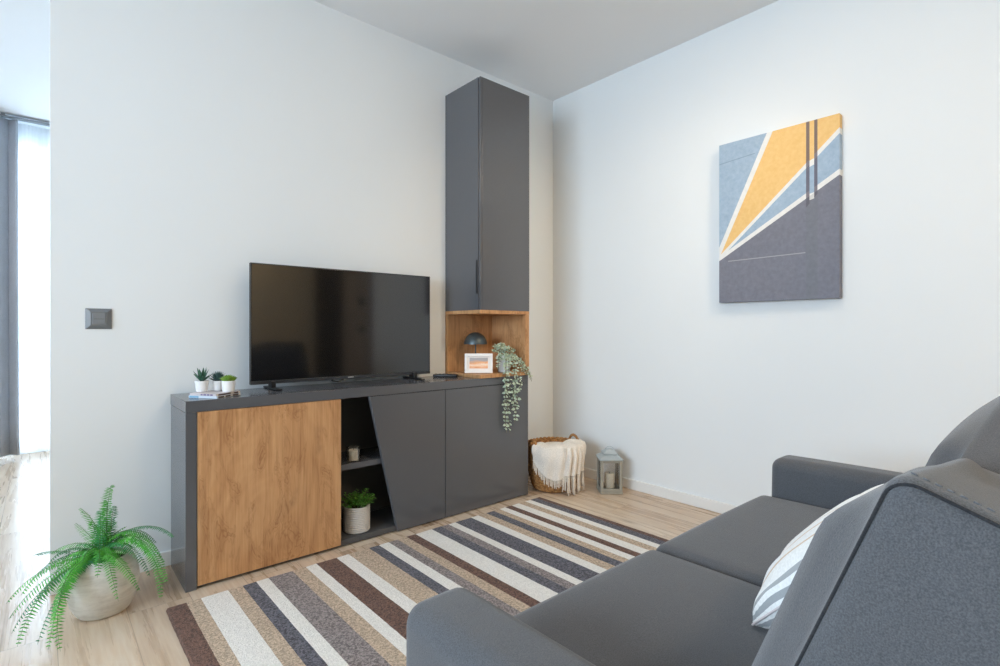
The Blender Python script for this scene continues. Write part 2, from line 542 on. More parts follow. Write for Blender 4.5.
PUF = .6
def puffy(bm, half, r, crown=(0, 0, 0), n=22, M4=None, warp=None, seg=6):
    """rounded box; crown = outward bulge of the x, y, z faces"""
    a, b, c = half
    cube = bmesh.new()
    bmesh.ops.create_cube(cube, size=2)
    bmesh.ops.subdivide_edges(cube, edges=cube.edges[:], cuts=n, use_grid_fill=True)
    mp = {}
    def remap(t, h):   # concentrate samples at rounded ends
        t = max(-1, min(1, t))
        core = h - r; k = .62
        if abs(t) <= k: return t / k * core, 0
        s = (abs(t) - k) / (1 - k)
        return math.copysign(core, t), math.copysign(s, t)
    for v in cube.verts:
        p = v.co
        x, ex = remap(p.x, a); y, ey = remap(p.y, b); z, ez = remap(p.z, c)
        d = Vector((math.tan(ex * PI / 4), math.tan(ey * PI / 4), math.tan(ez * PI / 4)))
        L = d.length
        q = Vector((x, y, z))
        if L > 1e-9:
            q += d / L * r
        ux, uy, uz = q.x / a, q.y / b, q.z / c
        g = lambda s, t: max(0, 1 - s * s) ** PUF * max(0, 1 - t * t) ** PUF
        q.x += math.copysign(1, ux) * crown[0] * g(uy, uz) * abs(ux) ** 3
        q.y += math.copysign(1, uy) * crown[1] * g(ux, uz) * abs(uy) ** 3
        q.z += math.copysign(1, uz) * crown[2] * g(ux, uy) * abs(uz) ** 3
        if warp: q = warp(q)
        if M4 is not None: q = M4 @ q
        mp[v] = bm.verts.new(q)
    for f in cube.faces:
        bm.faces.new([mp[v] for v in f.verts])
    cube.free()

def leaf(bm, p, d, n, L, w, mat=0, fold=.25, curl=0.0, nseg=3):
    """a pointed leaf with a folded midrib, from p along d"""
    d = Vector(d).normalized(); n = Vector(n); n = (n - d * n.dot(d))
    n = n.normalized() if n.length > 1e-6 else Vector((0, 0, 1))
    s = d.cross(n)
    prevs = None
    for i in range(nseg + 1):
        t = i / nseg
        ww = w * math.sin(PI * min(1, .12 + .88 * t) ** .8) if t < 1 else 0
        q = Vector(p) + d * (L * t) - n * (curl * L * t * t)
        if i == nseg: row = [bm.verts.new(q)]
        else: row = [bm.verts.new(q - s * ww / 2 + n * fold * ww), bm.verts.new(q), bm.verts.new(q + s * ww / 2 + n * fold * ww)]
        if prevs:
            if len(row) == 3:
                fs = [(prevs[0], prevs[1], row[1], row[0]), (prevs[1], prevs[2], row[2], row[1])]
            else:
                fs = [(prevs[0], prevs[1], row[0]), (prevs[1], prevs[2], row[0])]
            for q4 in fs:
                f = bm.faces.new(q4); f.material_index = mat
        prevs = row

def bez(p0, p1, p2, p3, n):
    out = []
    for i in range(n + 1):
        t = i / n; s = 1 - t
        out.append(Vector(p0) * s**3 + Vector(p1) * 3 * s * s * t + Vector(p2) * 3 * s * t * t + Vector(p3) * t**3)
    return out

H = 2.662
# ------------------------------------------------------------------ the room
XL, YB, YF = -5.4, -4.5, 3.12
bm = B(); box(bm, (XL - .1, YB - .1, -.1), (.1, YF + .2, 0)); struct('floor', bm, M['floor'])
bm = B(); box(bm, (XL - .1, YB - .1, H), (.1, YF + .2, H + .1)); struct('ceiling', bm, M['ceiling'])
bm = B(); box(bm, (-2.76, .012, 0), (.012, .13, H)); struct('wall_front', bm, M['wall'])
bm = B(); box(bm, (.012, YB - .1, 0), (.11, YF + .2, H)); struct('wall_right', bm, M['wall'])
bm = B(); box(bm, (XL, YB - .1, 0), (.012, YB, H)); struct('wall_back', bm, M['yellow_wall'])
# left wall with a window opening, far wall with a wide window opening
W2 = (-3.0, -.6, .85, 2.3)
bm = B()
box(bm, (XL - .1, YB - .1, 0), (XL, W2[0], H)); box(bm, (XL - .1, W2[1], 0), (XL, YF + .2, H))
box(bm, (XL - .1, W2[0], 0), (XL, W2[1], W2[2])); box(bm, (XL - .1, W2[0], W2[3]), (XL, W2[1], H))
struct('wall_left', bm, M['wall'])
W1 = (-4.6, -1.7, .08, 2.45)
bm = B()
box(bm, (XL, YF, 0), (W1[0], YF + .2, H)); box(bm, (W1[1], YF, 0), (.012, YF + .2, H))
box(bm, (W1[0], YF, 0), (W1[1], YF + .2, W1[2])); box(bm, (W1[0], YF, W1[3]), (W1[1], YF + .2, H))
struct('wall_far', bm, M['wall'])
def window(name, axis, a0, a1, z0, z1, at, nx):
    w = bpy.data.objects.new(name, None); col.objects.link(w); w['kind'] = 'structure'
    f = B(); t = .055
    def bar(u0, u1, v0, v1, d=.06):
        if axis == 'x': box(f, (u0, at - d / 2, v0), (u1, at + d / 2, v1), .004)
        else: box(f, (at - d / 2, u0, v0), (at + d / 2, u1, v1), .004)
    bar(a0, a1, z0, z0 + t); bar(a0, a1, z1 - t, z1)
    for i in range(nx + 1):
        u = a0 + (a1 - a0 - t) * i / nx
        bar(u, u + t, z0, z1)
    part('window_frame', f, M['trim'], w)
    g = B()
    if axis == 'x': box(g, (a0 + t * .5, at - .003, z0 + t * .5), (a1 - t * .5, at + .003, z1 - t * .5))
    else: box(g, (at - .003, a0 + t * .5, z0 + t * .5), (at + .003, a1 - t * .5, z1 - t * .5))
    part('window_glass', g, M['glass'], w, smooth=False)
window('window_1', 'x', W1[0], W1[1], W1[2], W1[3], YF + .1, 3)
window('window_2', 'y', W2[0], W2[1], W2[2], W2[3], XL - .05, 2)
# skirting boards
def skirt(name, lo, hi):
    bm = B(); box(bm, lo, hi, .003, 2); struct(name, bm, M['trim'])
skirt('baseboard_right', (-.001, -2.95, 0), (.012, .012, .062))
skirt('baseboard_front', (-2.76, -.001, 0), (-.001, .012, .062))
# door and hall wardrobe behind the sofa (seen only mirrored in the television)
d1 = bpy.data.objects.new('door_1', None); col.objects.link(d1); d1['kind'] = 'structure'
bm = B(); box(bm, (-.03, -3.62, 0), (.0115, -2.95, 2.1), .004); part('door_leaf', bm, M['door'], d1)
bm = B(); box(bm, (-.09, -3.10, 1.28), (-.045, -3.04, 1.36), .01); box(bm, (-.09, -3.10, .98), (-.045, -3.04, 1.04), .01); part('door_handle', bm, M['black'], d1)
d2 = bpy.data.objects.new('door_2', None); col.objects.link(d2); d2['kind'] = 'structure'
bm = B(); box(bm, (-.03, -4.47, 0), (.0115, -3.66, 2.1), .004); part('door_leaf', bm, M['wardrobe'], d2)

# ------------------------------------------------------------------ sideboard
YC = -.312
sb = thing('sideboard', 'long graphite grey sideboard with one oak door and an open cubby', 'sideboard', (-1.465, -.16, 0))
g = M['graphite']
bm = B(); box(bm, (-2.373, YC, 0), (-2.335, -.016, .684), .0012); part('side_panel', bm, g, sb)
bm = B(); box(bm, (-.588, YC, 0), (-.556, -.016, .684), .0012); part('side_panel', bm, g, sb)
bm = B(); box(bm, (-2.373, YC, .6845), (-.556, -.006, .728), .0012); part('top_panel', bm, g, sb)
bm = B(); box(bm, (-2.334, YC + .008, .006), (-.589, -.03, .03), .001); part('bottom_panel', bm, M['graphite_in'], sb)
bm = B(); box(bm, (-2.334, -.03, .03), (-.589, -.02, .684)); part('back_panel', bm, M['graphite_in'], sb)
bm = B(); box(bm, (-1.772, YC + .022, .03), (-1.754, -.031, .684), .001); part('divider', bm, M['graphite_in'], sb)
bm = B(); box(bm, (-1.19, YC + .022, .03), (-1.172, -.031, .684), .001); part('divider', bm, M['graphite_in'], sb)
bm = B(); box(bm, (-1.7535, YC + .03, .345), (-1.1905, -.031, .372), .001); part('shelf', bm, g, sb)
bm = B(); box(bm, (-2.3325, YC - .002, .014), (-1.7525, YC + .018, .6825), .0012); part('door', bm, M['oak'], sb, label='knotty oak door')
def prism(bm, poly, y0, y1):
    a = [bm.verts.new((x, y0, z)) for x, z in poly]; b = [bm.verts.new((x, y1, z)) for x, z in poly]
    bm.faces.new(a); bm.faces.new(b[::-1])
    for i in range(len(poly)):
        j = (i + 1) % len(poly); bm.faces.new((a[i], a[j], b[j], b[i]))
bm = B(); prism(bm, [(-1.612, .6825), (-1.4585, .006), (-1.1745, .006), (-1.1745, .6825)], YC - .006, YC + .014)
bmesh.ops.bevel(bm, geom=bm.edges[:], offset=.001, segments=1, affect='EDGES')
part('door', bm, g, sb, label='graphite door with a slanted edge', smooth=False)
bm = B(); box(bm, (-1.1715, YC - .006, .006), (-.5895, YC + .014, .6825), .0012); part('door', bm, g, sb)

# ------------------------------------------------------------------ oak corner shelf box and tall cabinet
nb = thing('shelf_box', 'open oak shelf box between the sideboard and the tall cabinet', 'shelf', (-.744, -.16, .728))
XN0, XN1, YN = -.9415, -.556, -.3225
bm = B(); box(bm, (XN0, YN, .7283), (XN1, .0105, .748), .001); part('bottom_board', bm, M['oak'], nb)
bm = B(); box(bm, (XN0, YN, 1.093), (XN1, .0105, 1.113), .001); part('top_board', bm, M['oak'], nb)
bm = B(); box(bm, (XN0, -.0105, .7485), (XN1 - .03, .0105, 1.0925), .001); part('back_board', bm, M['oak'], nb)
bm = B(); box(bm, (XN1 - .03, YN + .002, .7485), (XN1, .0105, 1.0925), .001); part('side_board', bm, M['oak'], nb)
tc = thing('tall_cabinet', 'tall graphite wall cabinet reaching towards the ceiling corner', 'cabinet', (-.744, -.16, 1.114))
ZT = 2.419
bm = B(); box(bm, (XN0 + .018, YN + .020, 1.1135), (XN1, .0105, ZT), .0012); part('body', bm, g, tc)
bm = B(); box(bm, (XN0 + .018, YN, 1.1135), (XN1, YN + .0195, ZT), .0012); part('front_panel', bm, g, tc)
bm = B(); box(bm, (XN0, YN + .016, 1.1135), (XN0 + .0165, .0105, ZT), .0012); dr = part('door', bm, g, tc)
bm = B(); box(bm, (XN0 + .003, YN, 1.1135), (XN0 + .0165, YN + .013, ZT), .0012); part('edge_strip', bm, g, tc)
bm = B(); box(bm, (XN0 - .0012, YN + .020, 1.205), (XN0 + .001, YN + .036, 1.395), .0008); part('grip_slot', bm, M['slot'], dr, label='dark recessed grip')

# ------------------------------------------------------------------ television
tv = thing('television', 'flat black television standing on the grey sideboard', 'television', (-1.6, -.09, .728))
TX0, TX1, TZ0, TZ1, TY = -2.08, -1.123, .753, 1.303, -.095
bm = B(); box(bm, (TX0, TY + .003, TZ0), (TX1, TY + .020, TZ1), .002); part('housing', bm, M['black'], tv)
bm = B(); box(bm, (TX0 + .18, TY + .0205, TZ0 + .03), (TX1 - .18, TY + .06, TZ0 + .36), .012); part('back_cover', bm, M['black'], tv)
bm = B(); box(bm, (TX0 + .004, TY, TZ0 + .016), (TX1 - .004, TY + .0028, TZ1 - .004), .0008); part('screen', bm, M['screen'], tv, label='dark glossy screen')
bm = B()
box(bm, (TX0, TY - .003, TZ0), (TX1, TY + .0028, TZ0 + .0155), .0012)
box(bm, (TX0, TY - .001, TZ1 - .0035), (TX1, TY + .0028, TZ1), .0006)
box(bm, (TX0, TY - .001, TZ0 + .016), (TX0 + .0035, TY + .0028, TZ1 - .004), .0006)
box(bm, (TX1 - .0035, TY - .001, TZ0 + .016), (TX1, TY + .0028, TZ1 - .004), .0006)
part('bezel', bm, M['bezel'], tv)
bm = B(); box(bm, (-1.618, TY - .0045, TZ0 + .005), (-1.588, TY - .0028, TZ0 + .0105), .0004); part('emblem', bm, M['silver'], tv, label='small silver maker mark')
bm = B(); tube(bm, bez((-1.70, TY + .004, TZ0 + .0005), (-1.695, TY + .002, TZ0 - .012), (-1.645, TY + .002, TZ0 - .012), (-1.64, TY + .004, TZ0 + .0005), 10), .004, 8); part('receiver', bm, M['black'], tv)
for x in (-1.985, -1.232):
    bm = B()
    s = 1 if x > -1.6 else -1
    box(bm, (x - .012, TY - .10, .7285), (x + .012, TY + .095, .737), .003)
    box(bm, (x - .010, TY - .02, .735), (x + .010, TY + .03, TZ0 + .012), .003)
    part('foot', bm, M['black'], tv)

# ------------------------------------------------------------------ remote control
rm = thing('remote_control', 'black remote control lying beside the oak shelf box', 'remote', (-1.005, -.10, .728))
R = Matrix.Translation((-1.025, -.108, .7288)) @ Matrix.Rotation(math.radians(-48), 4, 'Z')
bm = B(); box(bm, (-.070, -.021, 0), (.070, .021, .016), .005, 3, M4=R); part('body', bm, M['remote'], rm)
for i in range(6):
    for j in range(2):
        bm = B(); box(bm, (-.06 + i * .022, -.011 + j * .014, .0155), (-.05 + i * .022, -.004 + j * .014, .0178), .001, 1, M4=R); part('button', bm, M['button'], rm)

# ------------------------------------------------------------------ succulents and books on the sideboard
ZB = .7285
BC = Vector((-2.248, -.2125, ZB))
def book(label, dz, h, sx, sy, rot, cover, off, left, right):
    t = thing('book', label, 'book', (BC.x, BC.y, ZB + dz), 'books under the succulents')
    RB = Matrix.Translation(BC + Vector((off[0], off[1], dz))) @ Matrix.Rotation(math.radians(35 + rot), 4, 'Z')
    bm = B()
    box(bm, (-sx, -sy, 0), (sx, sy, .0016), .0005, 1, M4=RB); box(bm, (-sx, -sy, h - .0016), (sx, sy, h), .0005, 1, M4=RB); box(bm, (-sx, -sy, .0016), (-sx + .002, sy, h - .0016), M4=RB)
    part('cover', bm, cover, t)
    bm = B(); box(bm, (-sx + .002, -sy + .0015, .0016), (sx - .002, sy - .002, h - .0016), M4=RB); part('pages', bm, M['pages'], t)
    for nm, m, segs, lab, ax in ((*left, 0), (*right, 1)):
        bm = B()
        for a, b in segs:
            if ax == 0: box(bm, (-sx - .0006, a, .0014), (-sx + .0005, b, h - .0012), M4=RB)
            else: box(bm, (a, -sy - .0006, .0014), (b, -sy + .0016, h - .0012), M4=RB)
        part(nm, bm, m, t, label=lab)
book('white and pale blue book at the bottom of the small stack', 0, .009, .066, .068, 0, M['book_white'], (0, 0),
     ('cover_print', M['book_blue'], [(.02, .064)], 'blue printed edge'), ('lettering', M['book_brown'], [(-.058, -.03), (-.02, .005), (.02, .05)], 'dark brown spine marks'))
book('rose grey book on top of the small stack, under the pots', .0092, .0085, .064, .066, -3, M['book_pink'], (.001, .001),
     ('lettering', M['book_purple'], [(-.05, -.038), (-.034, -.022), (-.018, -.004), (0, .01)], 'violet printed marks'), ('spine_print', M['book_brown'], [(-.05, .01), (.03, .05)], 'dark brown spine'))

def pot(bm, r0, r1, h, c, wall=.003, seg=28, foot=.004):
    lathe(bm, [(0, 0), (r0 - foot, 0), (r0, .003), (r1, h - .002), (r1 - wall * .4, h), (r1 - wall, h - .001), (r1 - wall, h * .8), (0, h * .8)], c, seg)
def succulent(label, c, r0, r1, h, leafmat, kind):
    t = thing('succulent', label, 'plant', c, 'succulents on the sideboard')
    bm = B(); pot(bm, r0, r1, h, c); part('pot', bm, M['white_ceramic'], t)
    bm = B(); lathe(bm, [(0, h * .82), (r1 - .0035, h * .82), (0, h * .86)], c, 20); part('soil', bm, M['soil'], t)
    bm = B(); top = Vector(c) + Vector((0, 0, h * .84))
    if kind == 'aloe':
        for k in range(17):
            a = k * 2.4; e = math.radians(82 - k * 3.6)
            d = Vector((math.cos(a) * math.cos(e), math.sin(a) * math.cos(e), math.sin(e)))
            leaf(bm, top, d, Vector((0, 0, 1)) if e < 1.3 else Vector((math.cos(a), math.sin(a), 0)), .066 - .0008 * k, .013, 0, .35, -.12, 5)
    elif kind == 'spiky':
        for k in range(44):
            a = k * 2.4; e = math.radians(85 - k * 1.55)
            d = Vector((math.cos(a) * math.cos(e), math.sin(a) * math.cos(e), math.sin(e)))
            leaf(bm, top, d, Vector((0, 0, 1)) if e < 1.3 else Vector((math.cos(a), math.sin(a), 0)), .048, .009, 0, .4, -.15, 4)
    else:
        for k in range(120):
            a = k * 2.4; q = math.sqrt(k / 120); e = math.radians(88 - 56 * q)
            d = Vector((math.cos(a) * math.cos(e), math.sin(a) * math.cos(e), math.sin(e)))
            st = top + Vector((math.cos(a), math.sin(a), 0)) * (.014 * q)
            leaf(bm, st, d, Vector((0, 0, 1)) if e < 1.3 else Vector((math.cos(a), math.sin(a), 0)), .034 - .006 * q, .007, 0, .4, -.2, 3)
    part('leaves', bm, leafmat, t, angle=180)
succulent('dark green spiky aloe in a white pot, farthest from the television', (-2.290, -.178, ZB + .018), .021, .0265, .046, M['aloe'], 'aloe')
succulent('blue green rosette succulent in the middle white pot', (-2.2295, -.173, ZB + .018), .0185, .0215, .042, M['haworthia'], 'spiky')
succulent('lime green bushy succulent in the white pot nearest the television', (-2.207, -.246, ZB + .018), .0225, .0265, .046, M['sedum'], 'bush')

# ------------------------------------------------------------------ inside the cubby
cd = thing('jar_candle', 'beige candle in a glass jar on the cubby shelf', 'candle', (-1.655, -.235, .3725))
c = (-1.655, -.235, .3726)
bm = B(); lathe(bm, [(0, .001), (.030, .001), (.033, .004), (.033, .052), (.031, .058), (.031, .066), (.029, .066), (.029, .058), (.031, .051), (.031, .005), (0, .004)], c, 32); part('glass_jar', bm, M['glass'], cd)
bm = B(); lathe(bm, [(0, .0045), (.0305, .0045), (.0305, .050), (.02, .051), (0, .050)], c, 28); part('wax', bm, M['wax'], cd)
bm = B(); tube(bm, [(c[0], c[1], c[2] + .049), (c[0] + .001, c[1], c[2] + .058)], .001, 6); part('wick', bm, M['wick'], cd)

pp = thing('potted_plant', 'bushy green plant in an off white ribbed pot in the cubby', 'plant', (-1.632, -.226, .03))
c = (-1.632, -.226, .0302); rr = .063; hh = .122
prof = [(0, 0), (rr - .006, 0), (rr - .002, .004)]
nr = 26
for i in range(nr + 1):
    z = .006 + (hh - .012) * i / nr
    prof.append((rr - .002 + .0018 * math.cos(PI * 2 * i / 2), z))
prof += [(rr - .002, hh - .001), (rr - .008, hh), (rr - .009, hh - .01), (0, hh - .012)]
bm = B(); lathe(bm, prof, c, 40); part('pot', bm, M['ribbed'], pp, angle=70)
bm = B(); lathe(bm, [(0, hh - .011), (rr - .0095, hh - .011), (0, hh - .006)], c, 24); part('soil', bm, M['soil'], pp)
bm = B(); st = B(); top = Vector(c) + Vector((0, 0, hh - .01))
for k in range(70):
    a = rnd.random() * 2 * PI; q = math.sqrt(rnd.random()); e = math.radians(88 - 62 * q + rnd.uniform(-8, 8))
    L = rnd.uniform(.045, .082)
    d = Vector((math.cos(a) * math.cos(e), math.sin(a) * math.cos(e), math.sin(e)))
    p0 = top + Vector((math.cos(a), math.sin(a), 0)) * .035 * q
    p1 = p0 + d * L
    p1.y = min(p1.y, -.05); p1.x = max(p1.x, -1.735)
    tube(st, [p0, (p0 + p1) / 2 + Vector((0, 0, .004)), p1], .0009, 4)
    for m in range(9):
        t = .25 + .75 * m / 8
        q0 = p0.lerp(p1, t); aa = rnd.random() * 2 * PI
        dd = (d * .4 + Vector((math.cos(aa), math.sin(aa), rnd.uniform(-.2, .6)))).normalized()
        leaf(bm, q0, dd, Vector((0, 0, 1)), rnd.uniform(.012, .019), .0095, 0, .2, .1, 2)
part('leaves', bm, M['herb'], pp, angle=180); part('stems', st, M['vine_stem'], pp)

# ------------------------------------------------------------------ on the oak shelf
lm = thing('table_lamp', 'small petrol grey dome lamp at the back of the oak shelf', 'lamp', (-.79, -.13, .748))
c = (-.815, -.125, .7483)
bm = B(); lathe(bm, [(0, 0), (.048, 0), (.05, .003), (.05, .008), (.046, .011), (0, .011)], c, 32); part('base', bm, M['lamp'], lm)
bm = B(); tube(bm, [(c[0], c[1], c[2] + .01), (c[0], c[1], c[2] + .232)], .0045, 12); part('stem', bm, M['lamp'], lm)
pr = [(.070 * math.cos(t), .166 + .072 * math.sin(t)) for t in [PI / 2 * i / 14 for i in range(15)]]
pr[-1] = (0, .238)
inner = [(0, .235)] + [(.068 * math.cos(t), .166 + .069 * math.sin(t)) for t in [PI / 2 * (13 - i) / 14 for i in range(14)]]
bm = B(); lathe(bm, pr + inner + [pr[0]], c, 40); part('lamp_shade', bm, M['lamp'], lm, angle=50)

# view-facing photo frame, leaning back a little
pf = thing('photo_frame', 'white photo frame with a warm orange landscape print', 'picture frame', (-.875, -.225, .748))
RF = Matrix.Translation((-.870, -.222, .7496)) @ Matrix.Rotation(math.radians(-41.25), 4, 'Z') @ Matrix.Rotation(math.radians(-7), 4, 'X')
fw, fh, ft = .0815, .114, .017
bm = B()
box(bm, (-fw, -.006, 0), (fw, .008, ft), .002, 2, M4=RF); box(bm, (-fw, -.006, fh - ft), (fw, .008, fh), .002, 2, M4=RF)
box(bm, (-fw, -.006, ft), (-fw + ft, .008, fh - ft), .002, 2, M4=RF); box(bm, (fw - ft, -.006, ft), (fw, .008, fh - ft), .002, 2, M4=RF)
part('frame', bm, M['frame'], pf)
bm = B(); box(bm, (-fw + ft, .002, ft), (fw - ft, .0045, fh - ft), M4=RF); part('mount', bm, M['mount'], pf, smooth=False)
bm = B(); box(bm, (-fw + ft + .011, .0002, ft + .010), (fw - ft - .011, .0019, fh - ft - .008), M4=RF); part('print', bm, M['photo'], pf, smooth=False, label='orange toned photograph')
bm = B(); box(bm, (-.02, .008, .002), (.02, .0105, .085), .001, 1, M4=RF @ Matrix.Translation((0, -.001, 0)) @ Matrix.Rotation(math.radians(0), 4, 'X'))
part('back_stand', bm, M['mount'], pf)

hp = thing('trailing_plant', 'trailing plant with pale round leaves hanging over the sideboard front', 'plant', (-.70, -.252, .748))
c = (-.70, -.252, .7484)
bm = B(); pot(bm, .036, .0455, .098, c, .004, 32); part('pot', bm, M['speckle'], hp)
bm = B(); lathe(bm, [(0, .085), (.0412, .085), (0, .089)], c, 24); part('soil', bm, M['soil'], hp)
rv = random.Random(11)
def strand(pts, n, lr=.0075, spread=.010, lo=0.0):
    s = B(); lf = B()
    tube(s, pts, .0012, 5)
    P = [Vector(p) for p in pts]
    for i in range(n):
        t = (lo + (1 - lo) * i / n) * (len(P) - 1); k = min(int(t), len(P) - 2); q = P[k].lerp(P[k + 1], t - k)
        ax = (P[k + 1] - P[k]).normalized()
        for sgn in (0, PI):
            a = i * 1.9 + sgn + rv.uniform(-.4, .4)
            x = ax.cross(Vector((.3, .9, .1))).normalized(); y = ax.cross(x)
            d = (x * math.cos(a) + y * math.sin(a) + Vector((0, 0, -.2))).normalized()
            w = lr * rv.uniform(.75, 1.2)
            q1 = q + d * rv.uniform(.2, 1) * spread * .4
            leaf(lf, q1, d, Vector((rv.uniform(-.5, .5), -1, rv.uniform(.1, .9))), w * 1.9, w * 1.5, 0, .12, .1, 3)
    v = part('vine', s, M['vine_stem'], hp)
    part('leaves', lf, M['eucalypt'], v, angle=180)
rim = Vector((c[0], c[1], c[2] + .095))
def over(dx, dy, xe, ye, ze, bulge=.03, wig=.01, n=26, lr=.0075):
    e = rim + Vector((dx, dy, -.01))
    out = Vector((xe, ye, 0)); mid = e + Vector((dx * .6, dy * .9, bulge))
    P = bez(rim + Vector((dx * .3, dy * .3, -.01)), mid, Vector((xe, ye, rim.z - .03)), Vector((xe, ye, rim.z - .12)), 12)
    m = 14
    for i in range(1, m + 1):
        t = i / m
        P.append(Vector((xe + wig * math.sin(t * 7 + xe * 50), ye - .004 * math.sin(t * 9), (rim.z - .12) * (1 - t) + ze * t)))
    strand(P, n, lr)
over(-.03, -.035, -.765, -0.345, .41, .03, .009, 25, .0105)
over(-.015, -.040, -.748, -0.349, .405, .035, .008, 25, .0105)
over(-.02, -.042, -.775, -0.347, .53, .03, .010, 17, .0105)
over(.012, -.040, -.702, -0.347, .46, .03, .008, 24, .0105)
over(.022, -.036, -.690, -0.349, .54, .03, .008, 18, .0105)
over(.03, -.03, -.655, -.345, .63, .035, .010, 14, .008)
for k, (tx, ty, tz) in enumerate([(-.71, -.24, .905), (-.755, -.25, .90), (-.68, -.22, .90), (-.735, -.20, .895), (-.775, -.24, .87), (-.72, -.30, .885), (-.77, -.28, .82), (-.78, -.29, .77),
                                  (-.64, -.28, .87), (-.62, -.27, .83), (-.61, -.30, .79), (-.62, -.335, .745), (-.59, -.335, .725), (-.57, -.345, .70), (-.555, -.34, .69), (-.66, -.25, .885), (-.60, -.33, .75)]):
    T = Vector((tx, ty, tz)); p0 = rim + Vector(((tx - rim.x) * .3, (ty - rim.y) * .3, -.008))
    top = max(T.z, rim.z) + .02
    P = bez(p0, Vector((p0.x, p0.y, top)), Vector((T.x, T.y, (top + T.z) / 2 + .01)), T, 12)
    strand(P, 15, .0072, lo=.15)

# ------------------------------------------------------------------ light switch
sw = thing('light_switch', 'dark grey rocker light switch on the white wall', 'light switch', (-2.614, .011, 1.045))
bm = B(); x0, x1, z0, z1 = -2.656, -2.572, 1.004, 1.085
def frus(bm, a, b, ya, yb):
    A = [bm.verts.new((x, ya, z)) for x, z in ((a[0], a[2]), (a[1], a[2]), (a[1], a[3]), (a[0], a[3]))]
    Bq = [bm.verts.new((x, yb, z)) for x, z in ((b[0], b[2]), (b[1], b[2]), (b[1], b[3]), (b[0], b[3]))]
    bm.faces.new(A[::-1]); bm.faces.new(Bq)
    for i in range(4): bm.faces.new((A[i], A[(i + 1) % 4], Bq[(i + 1) % 4], Bq[i]))
frus(bm, (x0, x1, z0, z1), (x0 + .016, x1 - .016, z0 + .014, z1 - .014), .009, .0005)
box(bm, (x0, .009, z0), (x1, .0117, z1))
part('plate', bm, M['switch'], sw, smooth=False)
bm = B(); frus(bm, (x0 + .021, x1 - .021, z0 + .018, z1 - .018), (x0 + .0225, x1 - .0225, z0 + .020, z1 - .018), .0008, -.0022); part('rocker', bm, M['switch_key'], sw, smooth=False)
bm = B(); box(bm, (x0 + .026, -.0026, 1.043), (x1 - .026, -.0018, 1.0442)); part('indicator_line', bm, M['bezel'], sw, smooth=False)

# ------------------------------------------------------------------ canvas on the right wall
cvs = thing('wall_picture', 'large abstract canvas in grey, yellow and blue on the right wall', 'picture', (0, -1.248, 1.147))
bm = B(); box(bm, (-.03, -1.816, 1.147), (.009, -1.248, 1.996), .0015, 2); part('canvas', bm, M['canvas'], cvs)
bm = B(); box(bm, (-.006, -1.80, 1.16), (.0115, -1.262, 1.985)); part('stretcher', bm, M['canvas_edge'], cvs)

# ------------------------------------------------------------------ rug
edges = [-2.449, -2.391, -2.344, -2.252, -2.201, -2.152, -2.105, -2.012, -1.957, -1.911, -1.823, -1.767, -1.669, -1.62, -1.57, -1.523, -1.474, -1.424, -1.329,
         -1.275, -1.229, -1.186, -1.084, -1.033, -.981, -.928, -.885, -.84, -.795, -.737, -.689, -.646, -.597, -.568]
seq = 'b t w t n w p t w b w t n w p t b w n p w n w t n t w b w t w n b'.split()
bm = B(); RY0, RY1, RT = -1.75, -.422, .013
ys = [RY0 + (RY1 - RY0) * i / 60 for i in range(61)]
order = ['b', 't', 'w', 'n', 'p']
wob = random.Random(3)
xs_rows = []
for y in ys:
    xs_rows.append([e + wob.uniform(-.0006, .0006) for e in edges])
top = [[bm.verts.new((xs_rows[j][i], y + (wob.uniform(-.002, .002) if j in (0, 60) else 0), RT)) for i in range(len(edges))] for j, y in enumerate(ys)]
bot = [[bm.verts.new((v.co.x + (-.004 if i == 0 else .004 if i == len(edges) - 1 else 0), v.co.y + (.004 if j == 60 else -.004 if j == 0 else 0), .001)) for i, v in enumerate(r)] for j, r in enumerate(top)]
for j in range(60):
    for i in range(len(edges) - 1):
        f = bm.faces.new((top[j][i], top[j][i + 1], top[j + 1][i + 1], top[j + 1][i])); f.material_index = order.index(seq[i])
    for i, q in ((0, seq[0]), (len(edges) - 1, seq[-1])):
        f = bm.faces.new((top[j][i], top[j + 1][i], bot[j + 1][i], bot[j][i])); f.material_index = order.index(q)
for j in (0, 60):
    for i in range(len(edges) - 1):
        f = bm.faces.new((top[j][i], top[j][i + 1], bot[j][i + 1], bot[j][i])); f.material_index = order.index(seq[i])
tag(part('rug', bm, [RUG[k] for k in order], None, smooth=False), 'striped brown, tan, white and slate rug between sofa and sideboard', 'rug')

# ------------------------------------------------------------------ sofa
so = thing('sofa', 'charcoal grey two seat fabric sofa facing the television', 'sofa', (-1.605, -2.3, 0))
fab = M['sofa']
SX0, SX1 = -2.360, -.812
AI0, AI1 = -2.232, -.932
def puff_part(name, lo, hi, r, crown, n=22, M4=None, warp=None, parent=so):
    bm = B(); lo = Vector(lo); hi = Vector(hi); c = (lo + hi) / 2; h = (hi - lo) / 2
    T = (M4 if M4 is not None else Matrix.Identity(4)) @ Matrix.Translation(c)
    puffy(bm, h, r, crown, n, T, warp)
    return part(name, bm, fab, parent, angle=180)
for a, b in ((SX0, AI0), (AI1, SX1)):
    arm = puff_part('armrest', (a, -2.74, .085), (b, -1.865, .567), .034, (0, .006, .006), 20)
    out = a - .0005 if a < -2 else b + .0005
for x in (SX0 + .06, SX1 - .06):
    for y in (-1.95, -2.66):
        bm = B(); lathe(bm, [(0, .0145 if y > -1.75 else .001), (.022, .001), (.027, .086), (0, .086)], (x, y, 0), 20); part('leg', bm, M['foot'], so)
puff_part('base', (AI0 - .002, -2.60, .10), (AI1 + .002, -1.872, .302), .02, (0, .006, 0), 14)
